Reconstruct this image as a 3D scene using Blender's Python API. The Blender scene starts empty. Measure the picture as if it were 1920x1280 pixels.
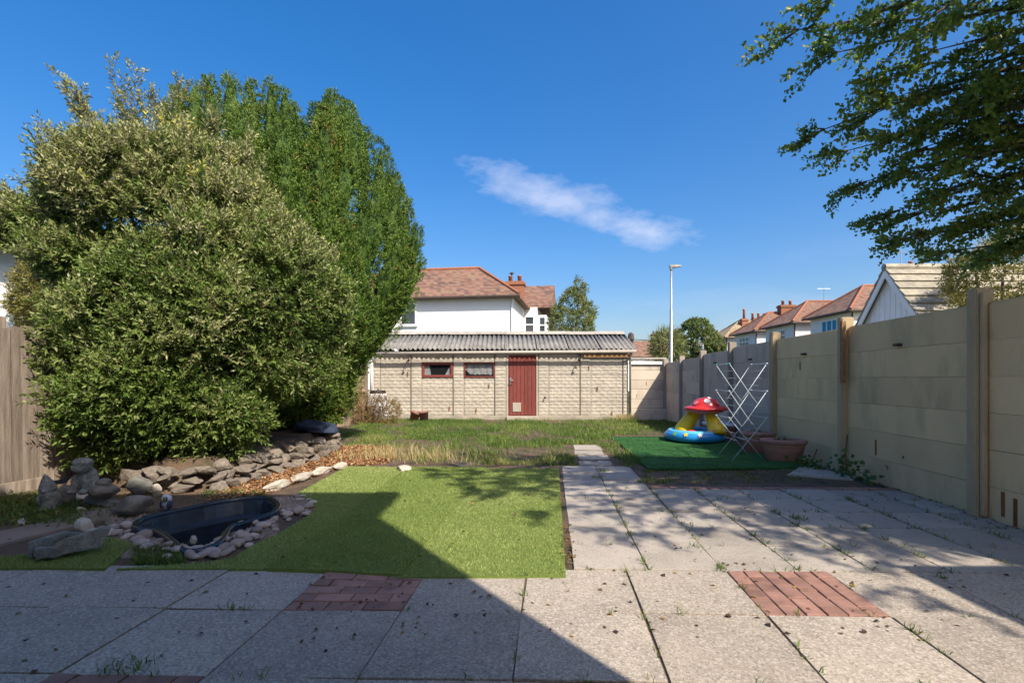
import bpy, bmesh, math, random
import numpy as np
from mathutils import Vector, Matrix, geometry, noise as mnoise
random.seed(7); rng = np.random.default_rng(7)
sc = bpy.context.scene
COL = sc.collection
R = math.radians
# ------------------------------------------------------------------ camera
H, F, HY = 1.17, 960.0, 710.0            # eye height, focal length and horizon row in photo pixels
cam = bpy.data.cameras.new('camera'); camo = bpy.data.objects.new('camera', cam); COL.objects.link(camo)
cam.lens = 18; cam.sensor_width = 36; cam.shift_y = 70/1920; cam.clip_end = 3000; cam.clip_start = 0.02
camo.location = (0, 0, H); camo.rotation_euler = (R(90), 0, 0)
sc.camera = camo
# ------------------------------------------------------------------ sky, sun, exposure
LS = Vector((0.568, -0.823, 0.994)).normalized()       # towards the sun
ELEV = math.asin(LS.z); AZ = math.atan2(LS.x, LS.y)
w = bpy.data.worlds.new('World'); sc.world = w; w.use_nodes = True
nt = w.node_tree; nt.nodes.clear()
def N(t, typ, **kw):
    n = t.nodes.new(typ)
    for k, v in kw.items(): setattr(n, k, v)
    return n
def math_(t, op, a, b=None, clamp=False):
    n = N(t, 'ShaderNodeMath', operation=op, use_clamp=clamp)
    for i, v in enumerate((a, b)):
        if v is None: continue
        if isinstance(v, (int, float)): n.inputs[i].default_value = v
        else: t.links.new(v, n.inputs[i])
    return n.outputs[0]
sky = N(nt, 'ShaderNodeTexSky', sky_type='NISHITA', sun_disc=False, sun_elevation=ELEV, sun_rotation=AZ,
        altitude=30, air_density=1.0, dust_density=3.0, ozone_density=3.0)
out = N(nt, 'ShaderNodeOutputWorld'); bg = N(nt, 'ShaderNodeBackground'); bg.inputs['Strength'].default_value = 0.15
tc = N(nt, 'ShaderNodeTexCoord'); sep = N(nt, 'ShaderNodeSeparateXYZ'); nt.links.new(tc.outputs['Generated'], sep.inputs[0])
dx, dy, dz = sep.outputs
yy = math_(nt, 'MAXIMUM', dy, 0.05)
U = math_(nt, 'DIVIDE', dx, yy); W_ = math_(nt, 'DIVIDE', dz, yy)
comb = N(nt, 'ShaderNodeCombineXYZ'); nt.links.new(U, comb.inputs[0]); nt.links.new(W_, comb.inputs[1])
nz = N(nt, 'ShaderNodeTexNoise'); nz.inputs['Scale'].default_value = 9; nz.inputs['Detail'].default_value = 8; nz.inputs['Roughness'].default_value = 0.62
mpc = N(nt, 'ShaderNodeMapping'); mpc.inputs['Rotation'].default_value = (0, 0, .29); mpc.inputs['Scale'].default_value = (.75, 1.5, 1); nt.links.new(comb.outputs[0], mpc.inputs[0]); nt.links.new(mpc.outputs[0], nz.inputs['Vector'])
nv = math_(nt, 'SUBTRACT', nz.outputs['Fac'], 0.5)
def blob(u0, w0, c, s, la, lb, warp):
    du = math_(nt, 'SUBTRACT', U, u0); dw = math_(nt, 'SUBTRACT', W_, w0)
    a = math_(nt, 'ADD', math_(nt, 'MULTIPLY', du, c), math_(nt, 'MULTIPLY', dw, s))
    b = math_(nt, 'SUBTRACT', math_(nt, 'MULTIPLY', dw, c), math_(nt, 'MULTIPLY', du, s))
    a = math_(nt, 'DIVIDE', a, la); b = math_(nt, 'DIVIDE', b, lb)
    r = math_(nt, 'SQRT', math_(nt, 'ADD', math_(nt, 'POWER', a, 2), math_(nt, 'POWER', b, 2)))
    r = math_(nt, 'ADD', r, math_(nt, 'MULTIPLY', nv, warp))
    return math_(nt, 'SUBTRACT', 1.0, r, True)
m1 = blob(0.10, 0.352, 0.957, -0.29, 0.195, 0.044, 3.0)
m2 = blob(0.27, 0.288, 0.98, -0.1, 0.11, 0.030, 3.2)
# low thin bank of cloud all round the horizon
mp = N(nt, 'ShaderNodeMapping'); mp.inputs['Scale'].default_value = (2.2, 2.2, 9.0); nt.links.new(tc.outputs['Generated'], mp.inputs[0])
nz2 = N(nt, 'ShaderNodeTexNoise'); nz2.inputs['Scale'].default_value = 1.7; nz2.inputs['Detail'].default_value = 7
nt.links.new(mp.outputs[0], nz2.inputs['Vector'])
low = math_(nt, 'MULTIPLY', math_(nt, 'SUBTRACT', nz2.outputs['Fac'], 0.47, True), 3.4, True)
band = math_(nt, 'MULTIPLY', math_(nt, 'SUBTRACT', 0.24, dz, True), 6.0, True)
low = math_(nt, 'MULTIPLY', low, band)
cl = math_(nt, 'MAXIMUM', math_(nt, 'MAXIMUM', m1, m2), math_(nt, 'MULTIPLY', low, 0.6))
cl = math_(nt, 'MULTIPLY', cl, 0.5, True)
mixs = N(nt, 'ShaderNodeMix', data_type='RGBA'); nt.links.new(cl, mixs.inputs[0])
hs = N(nt, 'ShaderNodeHueSaturation'); hs.inputs['Saturation'].default_value = 1.62; hs.inputs['Hue'].default_value = 0.508
gm_ = N(nt, 'ShaderNodeGamma'); gm_.inputs[1].default_value = 0.80; nt.links.new(sky.outputs[0], gm_.inputs[0]); nt.links.new(gm_.outputs[0], hs.inputs['Color'])
nt.links.new(hs.outputs[0], mixs.inputs[6]); mixs.inputs[7].default_value = (3.3, 3.4, 4.0, 1)
nt.links.new(mixs.outputs[2], bg.inputs['Color']); nt.links.new(bg.outputs[0], out.inputs[0])
sun = bpy.data.lights.new('sun', 'SUN'); sun.energy = 4.0; sun.angle = R(0.53); sun.color = (1, 0.90, 0.76)
suno = bpy.data.objects.new('sun', sun); COL.objects.link(suno); suno.rotation_euler = LS.to_track_quat('Z', 'Y').to_euler()
suno.location = (20, -25, 40)
sc.view_settings.view_transform = 'Standard'; sc.view_settings.look = 'None'; sc.view_settings.gamma = 1
sc.view_settings.exposure = 0.9
sc.render.film_transparent = False

# ------------------------------------------------------------------ helpers
def gp(x, y, z=0.0):                      # pixel -> point on the level z
    Y = F*(H-z)/(y-HY); return ((x-960)/F*Y, Y)
def at(x, y, Y): return Vector(((x-960)/F*Y, Y, H+(HY-y)/F*Y))
def pX(x, Y): return (x-960)/F*Y
def pZ(y, Y): return H+(HY-y)/F*Y
def smooth(a, b, t):
    t = max(0., min(1., (t-a)/(b-a))); return t*t*(3-2*t)
def tag(o, label=None, cat=None, group=None, kind=None):
    for k, v in (('label', label), ('category', cat), ('group', group), ('kind', kind)):
        if v: o[k] = v
    return o
def link(name, me, mat=None, parent=None, loc=None, rot=None, scale=None):
    o = bpy.data.objects.new(name, me); COL.objects.link(o)
    if mat is not None and me is not None and not me.materials: me.materials.append(mat)
    if parent: o.parent = parent
    if loc is not None: o.location = loc
    if rot is not None: o.rotation_euler = rot
    if scale is not None: o.scale = scale
    return o
def empty(name, loc, label, cat, group=None, rz=0):
    o = bpy.data.objects.new(name, None); COL.objects.link(o); o.location = loc; o.rotation_euler = (0, 0, rz); o.empty_display_size = .1
    return tag(o, label, cat, group)
def mesh(verts, faces, name='m', smooth_=False):
    me = bpy.data.meshes.new(name); me.from_pydata([tuple(v) for v in verts], [], faces); me.update()
    if smooth_: me.polygons.foreach_set('use_smooth', [True]*len(me.polygons))
    return me
def box(sx, sy, sz, bev=0.0, c=(0, 0, 0), seg=1):
    bm = bmesh.new(); bmesh.ops.create_cube(bm, size=1, matrix=Matrix.Translation(c) @ Matrix.Diagonal((sx, sy, sz, 1)))
    if bev: bmesh.ops.bevel(bm, geom=bm.edges[:], offset=bev, segments=seg, affect='EDGES', profile=.6)
    me = bpy.data.meshes.new('b'); bm.to_mesh(me); bm.free(); return me
class MB:
    def __init__(s): s.v = []; s.f = []
    def add(s, v, f): n = len(s.v); s.v += [tuple(p) for p in v]; s.f += [tuple(i+n for i in q) for q in f]; return s
    def box(s, x0, x1, y0, y1, z0, z1):
        return s.add([(x, y, z) for z in (z0, z1) for y in (y0, y1) for x in (x0, x1)],
                     [(0, 2, 3, 1), (4, 5, 7, 6), (0, 1, 5, 4), (1, 3, 7, 5), (3, 2, 6, 7), (2, 0, 4, 6)])
    def tube(s, pts, r, n=8, caps=True):
        pts = [Vector(p) for p in pts]; rs = r if isinstance(r, (list, tuple)) else [r]*len(pts)
        vs = []; up = None
        for i, p in enumerate(pts):
            d = (pts[min(i+1, len(pts)-1)]-pts[max(i-1, 0)]).normalized()
            if up is None: up = d.orthogonal().normalized()
            up = (up-d*up.dot(d)).normalized(); q = d.cross(up)
            vs += [p+(up*math.cos(a)+q*math.sin(a))*rs[i] for a in [2*math.pi*k/n for k in range(n)]]
        f = [(i*n+k, i*n+(k+1) % n, (i+1)*n+(k+1) % n, (i+1)*n+k) for i in range(len(pts)-1) for k in range(n)]
        if caps: f += [tuple(range(n))[::-1], tuple((len(pts)-1)*n+k for k in range(n))]
        return s.add(vs, f)
    def lathe(s, prof, n=24, c=(0, 0, 0), sx=1, sy=1, capb=True, capt=True):
        vs = [(c[0]+sx*r*math.cos(2*math.pi*k/n), c[1]+sy*r*math.sin(2*math.pi*k/n), c[2]+z) for r, z in prof for k in range(n)]
        f = [(i*n+k, i*n+(k+1) % n, (i+1)*n+(k+1) % n, (i+1)*n+k) for i in range(len(prof)-1) for k in range(n)]
        if capb: f.append(tuple(range(n))[::-1])
        if capt: f.append(tuple((len(prof)-1)*n+k for k in range(n)))
        return s.add(vs, f)
    def prism(s, poly, z0, z1):
        n = len(poly)
        return s.add([(x, y, z0) for x, y in poly]+[(x, y, z1) for x, y in poly],
                     [tuple(range(n))[::-1], tuple(range(n, 2*n))]+[(i, (i+1) % n, n+(i+1) % n, n+i) for i in range(n)])
    def mesh(s, sm=False): return mesh(s.v, s.f, smooth_=sm)
    def build(s, name, mat, parent=None, sm=False, loc=None, rot=None): return link(name, s.mesh(sm), mat, parent, loc, rot)
def bmesh_bevel(me, off, seg=1):
    bm = bmesh.new(); bm.from_mesh(me); bmesh.ops.recalc_face_normals(bm, faces=bm.faces)
    bmesh.ops.bevel(bm, geom=[e for e in bm.edges if len(e.link_faces) == 2 and e.calc_face_angle(0) > .4], offset=off, segments=seg, affect='EDGES')
    bm.to_mesh(me); bm.free(); return me
def fixn(me):
    bm = bmesh.new(); bm.from_mesh(me); bmesh.ops.recalc_face_normals(bm, faces=bm.faces); bm.to_mesh(me); bm.free(); return me
def fast(verts, faces, tone=None):
    """numpy mesh: verts (n,3), faces (m,k)"""
    me = bpy.data.meshes.new('f'); k = faces.shape[1]; m = len(faces)
    me.vertices.add(len(verts)); me.vertices.foreach_set('co', np.ascontiguousarray(verts, dtype=np.float32).ravel())
    me.loops.add(m*k); me.loops.foreach_set('vertex_index', np.ascontiguousarray(faces, dtype=np.int32).ravel())
    me.polygons.add(m); me.polygons.foreach_set('loop_start', np.arange(0, m*k, k, dtype=np.int32))
    me.update(calc_edges=True)
    if tone is not None:
        a = me.attributes.new('tone', 'FLOAT', 'POINT'); a.data.foreach_set('value', np.ascontiguousarray(tone, dtype=np.float32))
    return me
# ------------------------------------------------------------------ materials
def coords(t, stretch=(1, 1, 1), rnd=True):
    tc = N(t, 'ShaderNodeTexCoord'); mp = N(t, 'ShaderNodeMapping'); mp.inputs['Scale'].default_value = stretch
    if rnd:
        oi = N(t, 'ShaderNodeObjectInfo'); va = N(t, 'ShaderNodeVectorMath', operation='SCALE'); va.inputs[0].default_value = (37, 53, 71)
        t.links.new(oi.outputs['Random'], va.inputs['Scale']); t.links.new(va.outputs[0], mp.inputs['Location'])
    t.links.new(tc.outputs['Object'], mp.inputs['Vector']); return mp.outputs[0]
def noise_(t, vec, scale, detail=5, rough=.55):
    n = N(t, 'ShaderNodeTexNoise'); n.inputs['Scale'].default_value = scale; n.inputs['Detail'].default_value = detail
    n.inputs['Roughness'].default_value = rough; t.links.new(vec, n.inputs['Vector']); return n.outputs['Fac']
def ramp(t, fac, stops):
    r = N(t, 'ShaderNodeValToRGB'); e = r.color_ramp.elements
    while len(e) < len(stops): e.new(.5)
    for el, (p, c) in zip(e, stops): el.position = p; el.color = (*c, 1)
    t.links.new(fac, r.inputs[0]); return r.outputs[0]
def mixc(t, fac, a, b, mode='MIX'):
    m = N(t, 'ShaderNodeMix', data_type='RGBA', blend_type=mode)
    for i, v in ((0, fac), (6, a), (7, b)):
        if isinstance(v, (int, float)): m.inputs[i].default_value = v
        elif isinstance(v, tuple): m.inputs[i].default_value = (*v, 1)
        else: t.links.new(v, m.inputs[i])
    return m.outputs[2]
def newmat(name):
    m = bpy.data.materials.new(name); m.use_nodes = True; t = m.node_tree; t.nodes.clear()
    o = N(t, 'ShaderNodeOutputMaterial'); p = N(t, 'ShaderNodeBsdfPrincipled'); t.links.new(p.outputs[0], o.inputs[0]); return m, t, p, o
def M(name, c1, c2=None, scale=4, rough=.85, bump=0., bscale=60, stretch=(1, 1, 1), spec=.3, speck=None, vary=.12, metallic=0, stain=None, lo=.35, hi=.65, coat=0):
    m, t, p, o = newmat(name); v = coords(t, stretch)
    c2 = c2 or tuple(x*.75 for x in c1)
    col = ramp(t, noise_(t, v, scale, 6), [(lo, c1), (hi, c2)])
    if stain:                                    # broad patches of dirt: (colour, scale, threshold)
        f = math_(t, 'MULTIPLY', math_(t, 'SUBTRACT', noise_(t, v, stain[1], 6, .65), stain[2], True), 5., True)
        col = mixc(t, math_(t, 'MULTIPLY', f, .75), col, stain[0])
    if speck:                                    # aggregate grains: (colour light, colour dark, scale)
        vo = N(t, 'ShaderNodeTexVoronoi'); vo.inputs['Scale'].default_value = speck[2]; t.links.new(v, vo.inputs['Vector'])
        sepc = N(t, 'ShaderNodeSeparateColor'); t.links.new(vo.outputs['Color'], sepc.inputs[0])
        col = mixc(t, math_(t, 'MULTIPLY', math_(t, 'GREATER_THAN', sepc.outputs[0], .72), .55), col, speck[0])
        col = mixc(t, math_(t, 'MULTIPLY', math_(t, 'GREATER_THAN', sepc.outputs[1], .80), .5), col, speck[1])
    if vary:
        oi = N(t, 'ShaderNodeObjectInfo'); f = math_(t, 'ADD', math_(t, 'MULTIPLY', oi.outputs['Random'], 2*vary), 1-vary)
        g = N(t, 'ShaderNodeCombineColor'); [t.links.new(f, g.inputs[i]) for i in range(3)]
        col = mixc(t, 1.0, col, g.outputs[0], 'MULTIPLY')
    t.links.new(col, p.inputs['Base Color']); p.inputs['Roughness'].default_value = rough; p.inputs['Specular IOR Level'].default_value = spec
    p.inputs['Metallic'].default_value = metallic; p.inputs['Coat Weight'].default_value = coat
    if bump:
        b = N(t, 'ShaderNodeBump'); b.inputs['Strength'].default_value = bump; b.inputs['Distance'].default_value = .02
        t.links.new(noise_(t, v, bscale, 4, .6), b.inputs['Height']); t.links.new(b.outputs[0], p.inputs['Normal'])
    return m
def leafmat(name, stops, rough=.5, transl=.25, spec=.4):
    m, t, p, o = newmat(name); a = N(t, 'ShaderNodeAttribute', attribute_name='tone')
    c = ramp(t, a.outputs['Fac'], stops); t.links.new(c, p.inputs['Base Color'])
    p.inputs['Roughness'].default_value = rough; p.inputs['Specular IOR Level'].default_value = spec
    if transl:
        tr = N(t, 'ShaderNodeBsdfTranslucent'); t.links.new(c, tr.inputs[0]); mx = N(t, 'ShaderNodeMixShader'); mx.inputs[0].default_value = transl
        t.links.new(p.outputs[0], mx.inputs[1]); t.links.new(tr.outputs[0], mx.inputs[2]); t.links.new(mx.outputs[0], o.inputs[0])
    return m
def tilemat(name, cols, course=.1, rough=.85):
    m, t, p, o = newmat(name); v = coords(t, (1, 1, 1), False)
    s = N(t, 'ShaderNodeSeparateXYZ'); t.links.new(v, s.inputs[0])
    row = math_(t, 'DIVIDE', s.outputs[2], course); fr = math_(t, 'FRACT', row); fl = math_(t, 'FLOOR', row)
    hx = math_(t, 'FLOOR', math_(t, 'ADD', math_(t, 'MULTIPLY', math_(t, 'ADD', s.outputs[0], s.outputs[1]), 5.), math_(t, 'MULTIPLY', fl, .5)))
    cb = N(t, 'ShaderNodeCombineXYZ'); t.links.new(hx, cb.inputs[0]); t.links.new(fl, cb.inputs[1])
    wn = N(t, 'ShaderNodeTexWhiteNoise', noise_dimensions='2D'); t.links.new(cb.outputs[0], wn.inputs['Vector'])
    f = math_(t, 'ADD', math_(t, 'MULTIPLY', wn.outputs['Value'], .55), math_(t, 'MULTIPLY', noise_(t, v, .9, 6, .7), .6))
    col = ramp(t, f, [(.25, cols[0]), (.5, cols[1]), (.72, cols[2]), (.9, cols[3])])
    t.links.new(col, p.inputs['Base Color']); p.inputs['Roughness'].default_value = rough
    b = N(t, 'ShaderNodeBump'); b.inputs['Strength'].default_value = .8; b.inputs['Distance'].default_value = .03
    t.links.new(math_(t, 'SUBTRACT', 1., fr), b.inputs['Height']); t.links.new(b.outputs[0], p.inputs['Normal']); return m
MT = dict(
    ground=M('ground', (.09, .085, .05), (.06, .09, .03), 1.2, bump=.4, bscale=20, vary=0),
    soil=M('soil', (.15, .10, .065), (.085, .06, .042), 5, bump=.9, bscale=45, vary=0, stain=((.05, .06, .02), 2.5, .52)),
    slab=M('slab', (.41, .35, .285), (.335, .29, .24), 2.2, .88, .45, 190, speck=((.56, .50, .43), (.17, .145, .12), 110), vary=.11, stain=((.22, .19, .155), 1.7, .53)),
    slab_fine=M('slab_fine', (.40, .35, .295), (.33, .29, .245), 2.6, .88, .3, 160, speck=((.42, .39, .35), (.24, .21, .18), 120), vary=.12, stain=((.22, .195, .16), 2.0, .53)),
    brick=M('brick', (.36, .20, .155), (.27, .15, .12), 9, .85, .4, 120, vary=.22, stain=((.11, .07, .055), 5, .55)),
    fence_tan=M('fence_tan', (.74, .54, .30), (.655, .48, .265), 2.2, .85, .3, 70, vary=.08, stretch=(1, 1, .35), stain=((.40, .32, .19), 2.6, .52)),
    fence_grey=M('fence_grey', (.57, .49, .395), (.48, .415, .335), 1.7, .9, .3, 70, vary=.1, stretch=(1, 1, .35), stain=((.26, .23, .20), 2.6, .53)),
    rockface=M('rockface', (.45, .405, .335), (.375, .34, .285), 3.5, .9, .4, 60, vary=.06, stain=((.31, .27, .21), 2.2, .55)),
    plinth=M('plinth', (.42, .37, .3), (.3, .27, .22), 3, .9, .4, 40),
    redwood=M('redwood', (.20, .05, .04), (.155, .04, .033), 6, .55, .2, 30, (4, 4, .6), vary=.1, stain=((.24, .09, .07), 4, .6)),
    asbestos=M('asbestos', (.24, .23, .215), (.16, .155, .145), 3, .92, .4, 50, vary=.1, stain=((.12, .115, .105), 4, .53)),
    ridge=M('ridge', (.42, .39, .34), (.3, .28, .25), 6, .92, .4, 60, vary=.1),
    pvc=M('pvc', (.40, .36, .31), (.33, .30, .26), 5, .5, vary=.05),
    white=M('white', (.80, .79, .77), (.76, .75, .73), 1.5, .7, vary=.02),
    upvc=M('upvc', (.82, .82, .82), (.78, .78, .78), 4, .3, vary=.02),
    metal_dark=M('metal_dark', (.05, .045, .04), (.09, .06, .045), 20, .6, vary=.1),
    steel=M('steel', (.42, .43, .44), (.36, .37, .38), 8, .4, vary=.05, metallic=.6),
    timber=M('timber', (.33, .19, .09), (.25, .14, .07), 5, .8, .3, 30, (1, 6, 6)),
    oldwood=M('oldwood', (.33, .275, .225), (.18, .14, .11), 3.0, .9, .5, 26, (9, 9, .55), vary=.22, stain=((.10, .075, .06), 2.2, .58)),
    newwood=M('newwood', (.42, .30, .20), (.31, .215, .14), 3.0, .9, .4, 26, (9, 9, .6), vary=.2),
    stone=M('stone', (.27, .225, .18), (.15, .128, .105), 6, .9, .7, 35, vary=.2, stain=((.16, .15, .115), 4, .55)),
    slate=M('slate', (.23, .225, .195), (.15, .15, .13), 6, .9, .6, 35, vary=.15),
    palestone=M('palestone', (.52, .46, .38), (.37, .33, .27), 6, .9, .6, 30, vary=.12, stain=((.3, .26, .2), 4, .58)),
    cast=M('cast', (.27, .26, .225), (.15, .15, .13), 14, .95, 1., 45, vary=.1, stain=((.14, .15, .11), 6, .55)),
    pebble=M('pebble', (.42, .33, .28), (.31, .26, .23), 7, .75, .15, 60, vary=.33),
    liner=M('liner', (.012, .018, .028), (.02, .032, .05), 5, .2, .1, 8, (1, 1, 4), vary=0, spec=.5, stain=((.05, .055, .055), 3, .56)),
    terracotta=M('terracotta', (.30, .15, .115), (.235, .12, .095), 6, .8, .2, 60, vary=.08, stain=((.2, .12, .1), 5, .56)),
    terra_rim=M('terra_rim', (.36, .21, .175), (.3, .17, .14), 6, .8, .2, 60, vary=.05),
    terra_band=M('terra_band', (.42, .24, .13), (.36, .2, .11), 6, .8, vary=.05),
    bark=M('bark', (.16, .125, .09), (.09, .07, .05), 10, .95, .8, 30, (3, 3, .7)),
    turf=M('turf', (.18, .24, .05), (.145, .20, .042), 6, .9, .6, 260, vary=.05),
    turf_green=M('turf_green', (.03, .125, .028), (.022, .10, .022), 6, .9, .6, 200, vary=.0),
    path=M('path', (.27, .205, .165), (.21, .165, .135), 3, .9, .4, 60, vary=0, stain=((.13, .11, .09), 2, .55)),
    jointdark=M('jointdark', (.10, .08, .06), (.06, .05, .04), 8, .9),  # dark joint colour, also paints the shade in the fence grooves
    post_fence_tan=M('post_tan', (.50, .39, .24), (.41, .32, .20), 2.2, .88, .35, 60, vary=.08, stretch=(1, 1, .3), stain=((.27, .21, .14), 2.5, .53)),
    post_fence_grey=M('post_grey', (.36, .31, .26), (.28, .245, .205), 2.2, .9, .35, 60, vary=.1, stretch=(1, 1, .3), stain=((.18, .16, .13), 2.5, .53)),
    rubber=M('rubber', (.02, .02, .02), None, 5, .6),
    rust=M('rust', (.26, .10, .03), (.17, .07, .03), 30, .9, vary=.2),
    tarp=M('tarp', (.035, .05, .085), (.025, .035, .06), 3, .45, .3, 12, vary=0),
    butt=M('butt', (.62, .62, .66), (.5, .5, .54), 5, .55, vary=0),
    airer=M('airer', (.46, .52, .56), (.42, .48, .52), 5, .4, vary=0),
    teal=M('teal', (.08, .42, .42), None, 5, .4, vary=0),
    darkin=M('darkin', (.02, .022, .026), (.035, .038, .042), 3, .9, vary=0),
    cloth=M('cloth', (.58, .60, .60), (.45, .47, .48), 4, .9, .4, 12, vary=0),
    curtain=M('curtain', (.03, .30, .50), (.02, .22, .40), 8, .7, vary=0, stretch=(1, 6, .3)),
    lead=M('lead', (.12, .12, .125), None, 4, .6),
    roof_red=tilemat('roof_red', [(.085, .055, .045), (.17, .09, .062), (.24, .13, .088), (.19, .145, .09)]),
    roof_tan=tilemat('roof_tan', [(.2, .15, .09), (.30, .22, .13), (.36, .27, .17), (.25, .2, .13)], .25),
    roof_grey=M('roof_grey', (.40, .36, .27), (.25, .23, .19), 5, .92, .5, 40, vary=.15, stain=((.42, .28, .08), 5, .64)),
    ridge_red=M('ridge_red', (.34, .14, .08), (.26, .11, .07), 8, .85, .3, 30),
    stack=M('stack', (.33, .14, .08), (.22, .10, .06), 14, .9, .5, 30),
    pot_red=M('pot_red', (.40, .15, .08), (.33, .12, .07), 8, .8),
    red=M('vinyl_red', (.62, .035, .03), (.56, .03, .03), 4, .28, vary=0, spec=.5), pink=M('vinyl_pink', (.62, .20, .22), (.56, .17, .19), 4, .3, vary=0, spec=.5),
    yellow=M('vinyl_yellow', (.78, .52, .012), (.72, .46, .01), 4, .28, vary=0, spec=.5), blue=M('vinyl_blue', (.02, .25, .62), (.02, .22, .56), 4, .25, vary=0, spec=.5),
    blue_lt=M('vinyl_light_blue', (.10, .45, .75), (.12, .5, .78), 4, .25, vary=0, spec=.5), vwhite=M('vinyl_white', (.75, .72, .72), None, 4, .3, vary=0), green=M('vinyl_green', (.2, .5, .04), None, 4, .3, vary=0),
    owlw=M('owl_white', (.55, .57, .62), (.45, .47, .52), 20, .6, vary=0), owlb=M('owl_blue', (.05, .06, .12), None, 20, .5, vary=0), owly=M('owl_yellow', (.55, .50, .22), None, 20, .5, vary=0))
def glassmat():
    m, t, p, o = newmat('glass'); p.inputs['Base Color'].default_value = (.03, .035, .04, 1); p.inputs['Roughness'].default_value = .04
    tr = N(t, 'ShaderNodeBsdfTransparent'); mx = N(t, 'ShaderNodeMixShader'); mx.inputs[0].default_value = .22
    t.links.new(tr.outputs[0], mx.inputs[1]); t.links.new(p.outputs[0], mx.inputs[2]); t.links.new(mx.outputs[0], o.inputs[0]); return m
MT['glass'] = glassmat()
MT['pane'] = M('pane', (.035, .045, .055), (.05, .06, .07), 2, .06, vary=.2, spec=.6)
LEAF = dict(
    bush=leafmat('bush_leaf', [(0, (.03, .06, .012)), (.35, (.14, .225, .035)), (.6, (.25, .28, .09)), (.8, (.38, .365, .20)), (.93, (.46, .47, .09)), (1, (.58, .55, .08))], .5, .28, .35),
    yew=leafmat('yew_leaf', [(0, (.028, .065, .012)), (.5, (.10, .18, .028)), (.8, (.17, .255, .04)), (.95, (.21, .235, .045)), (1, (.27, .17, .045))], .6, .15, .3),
    tree=leafmat('tree_leaf', [(0, (.055, .12, .03)), (.5, (.13, .23, .045)), (.85, (.24, .31, .06)), (1, (.42, .36, .07))], .4, .5, .45),
    far=leafmat('far_leaf', [(0, (.06, .10, .025)), (.5, (.14, .19, .05)), (1, (.26, .26, .10))], .6, .3),
    pale=leafmat('pale_leaf', [(0, (.12, .12, .03)), (.5, (.22, .21, .05)), (1, (.34, .30, .09))], .6, .3),
    brown=leafmat('brown_leaf', [(0, (.10, .09, .025)), (.4, (.19, .15, .045)), (.7, (.22, .10, .05)), (1, (.12, .16, .03))], .7, .2),
    grass=leafmat('grass_blade', [(0, (.06, .12, .018)), (.4, (.13, .21, .035)), (.65, (.26, .28, .07)), (.9, (.46, .38, .18)), (1, (.52, .42, .22))], .6, .25),
    turf=leafmat('turf_fibre', [(0, (.17, .24, .05)), (.5, (.28, .35, .10)), (1, (.43, .46, .19))], .55, .2),
    turf_green=leafmat('turf_green_fibre', [(0, (.025, .085, .02)), (.5, (.045, .125, .03)), (1, (.075, .17, .05))], .55, .15),
    weed=leafmat('weed_leaf', [(0, (.05, .10, .015)), (.6, (.12, .19, .03)), (1, (.22, .24, .06))], .6, .25),
    dead=leafmat('dead_leaf', [(0, (.03, .02, .012)), (.5, (.10, .055, .025)), (.8, (.20, .12, .04)), (1, (.34, .24, .05))], .8, .1),
    chip=leafmat('wood_chip', [(0, (.17, .075, .03)), (.5, (.32, .16, .07)), (1, (.50, .32, .17))], .9, 0))

def rock(seed, sx, sy, sz, planes=9, sub=2, rough=.05, flat=True, lim=(.55, .85)):
    rr = random.Random(seed); bm = bmesh.new(); bmesh.ops.create_icosphere(bm, subdivisions=sub, radius=1)
    pl = []
    for _ in range(planes):
        n = Vector((rr.gauss(0, 1), rr.gauss(0, 1), rr.gauss(0, 1))).normalized(); pl.append((n, rr.uniform(*lim)))
    off = Vector((rr.random()*99, rr.random()*99, 0))
    for v in bm.verts:
        for n, d in pl:
            e = v.co.dot(n)
            if e > d: v.co -= n*(e-d)
        v.co *= 1+rough*mnoise.noise(v.co*2.5+off)*2
    mx = [max(abs(v.co[i]) for v in bm.verts) for i in range(3)]
    for v in bm.verts: v.co = Vector((v.co.x/mx[0]*sx/2, v.co.y/mx[1]*sy/2, v.co.z/mx[2]*sz/2))
    me = bpy.data.meshes.new('rock'); bm.to_mesh(me); bm.free()
    if not flat: me.polygons.foreach_set('use_smooth', [True]*len(me.polygons))
    return me

# ================================================================== THE SETTING
UX, VY = .076, -.025                         # the garden axis leans a little to the right of the view
def P(u, v): return (u+UX*v, v+VY*u)
U0, U1 = .137, 3.63                          # small-slab patio, left edge and foot of the concrete fence
V0, VP_ = 3.12, .462
wall_line = [(-4.75, 5.75), (-4.1, 5.55), (-3.6, 5.32), (-3.15, 5.40), (-3.08, 6.2), (-2.95, 6.9), (-2.95, 7.8), (-3.05, 8.7), (-3.5, 9.6), (-4.4, 9.9)]
def in_poly(x, y, poly):
    c = False; n = len(poly)
    for i in range(n):
        x0, y0 = poly[i]; x1, y1 = poly[i-1]
        if (y0 > y) != (y1 > y) and x < (x1-x0)*(y-y0)/(y1-y0)+x0: c = not c
    return c
bed_poly = wall_line+[(-6.5, 9.9), (-6.5, 5.9)]
def seg_d(x, y, line):
    best = 9
    for (a, b), (c, d) in zip(line, line[1:]):
        t = max(0, min(1, ((x-a)*(c-a)+(y-b)*(d-b))/((c-a)**2+(d-b)**2))); best = min(best, math.hypot(x-a-t*(c-a), y-b-t*(d-b)))
    return best
def is_patio(x, y):
    v = (y-VY*x)/(1-VY*UX); u = x-UX*v
    return v < V0+.03 or (u > U0-.02 and v < 5.6) or (U0-.02 < u < 1.06 and v < 6.95)
def terr(x, y):
    z = -.13*smooth(8.5, 15.5, y)
    if in_poly(x, y, bed_poly): z += .30*smooth(.02, .22, seg_d(x, y, wall_line))
    if is_patio(x, y): z += .006
    elif y > 7.2 and -3 < x < 4: z += .025*mnoise.noise(Vector((x*.9, y*.9, 3)))
    return z
def Z(x, y): return terr(x, y)
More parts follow.
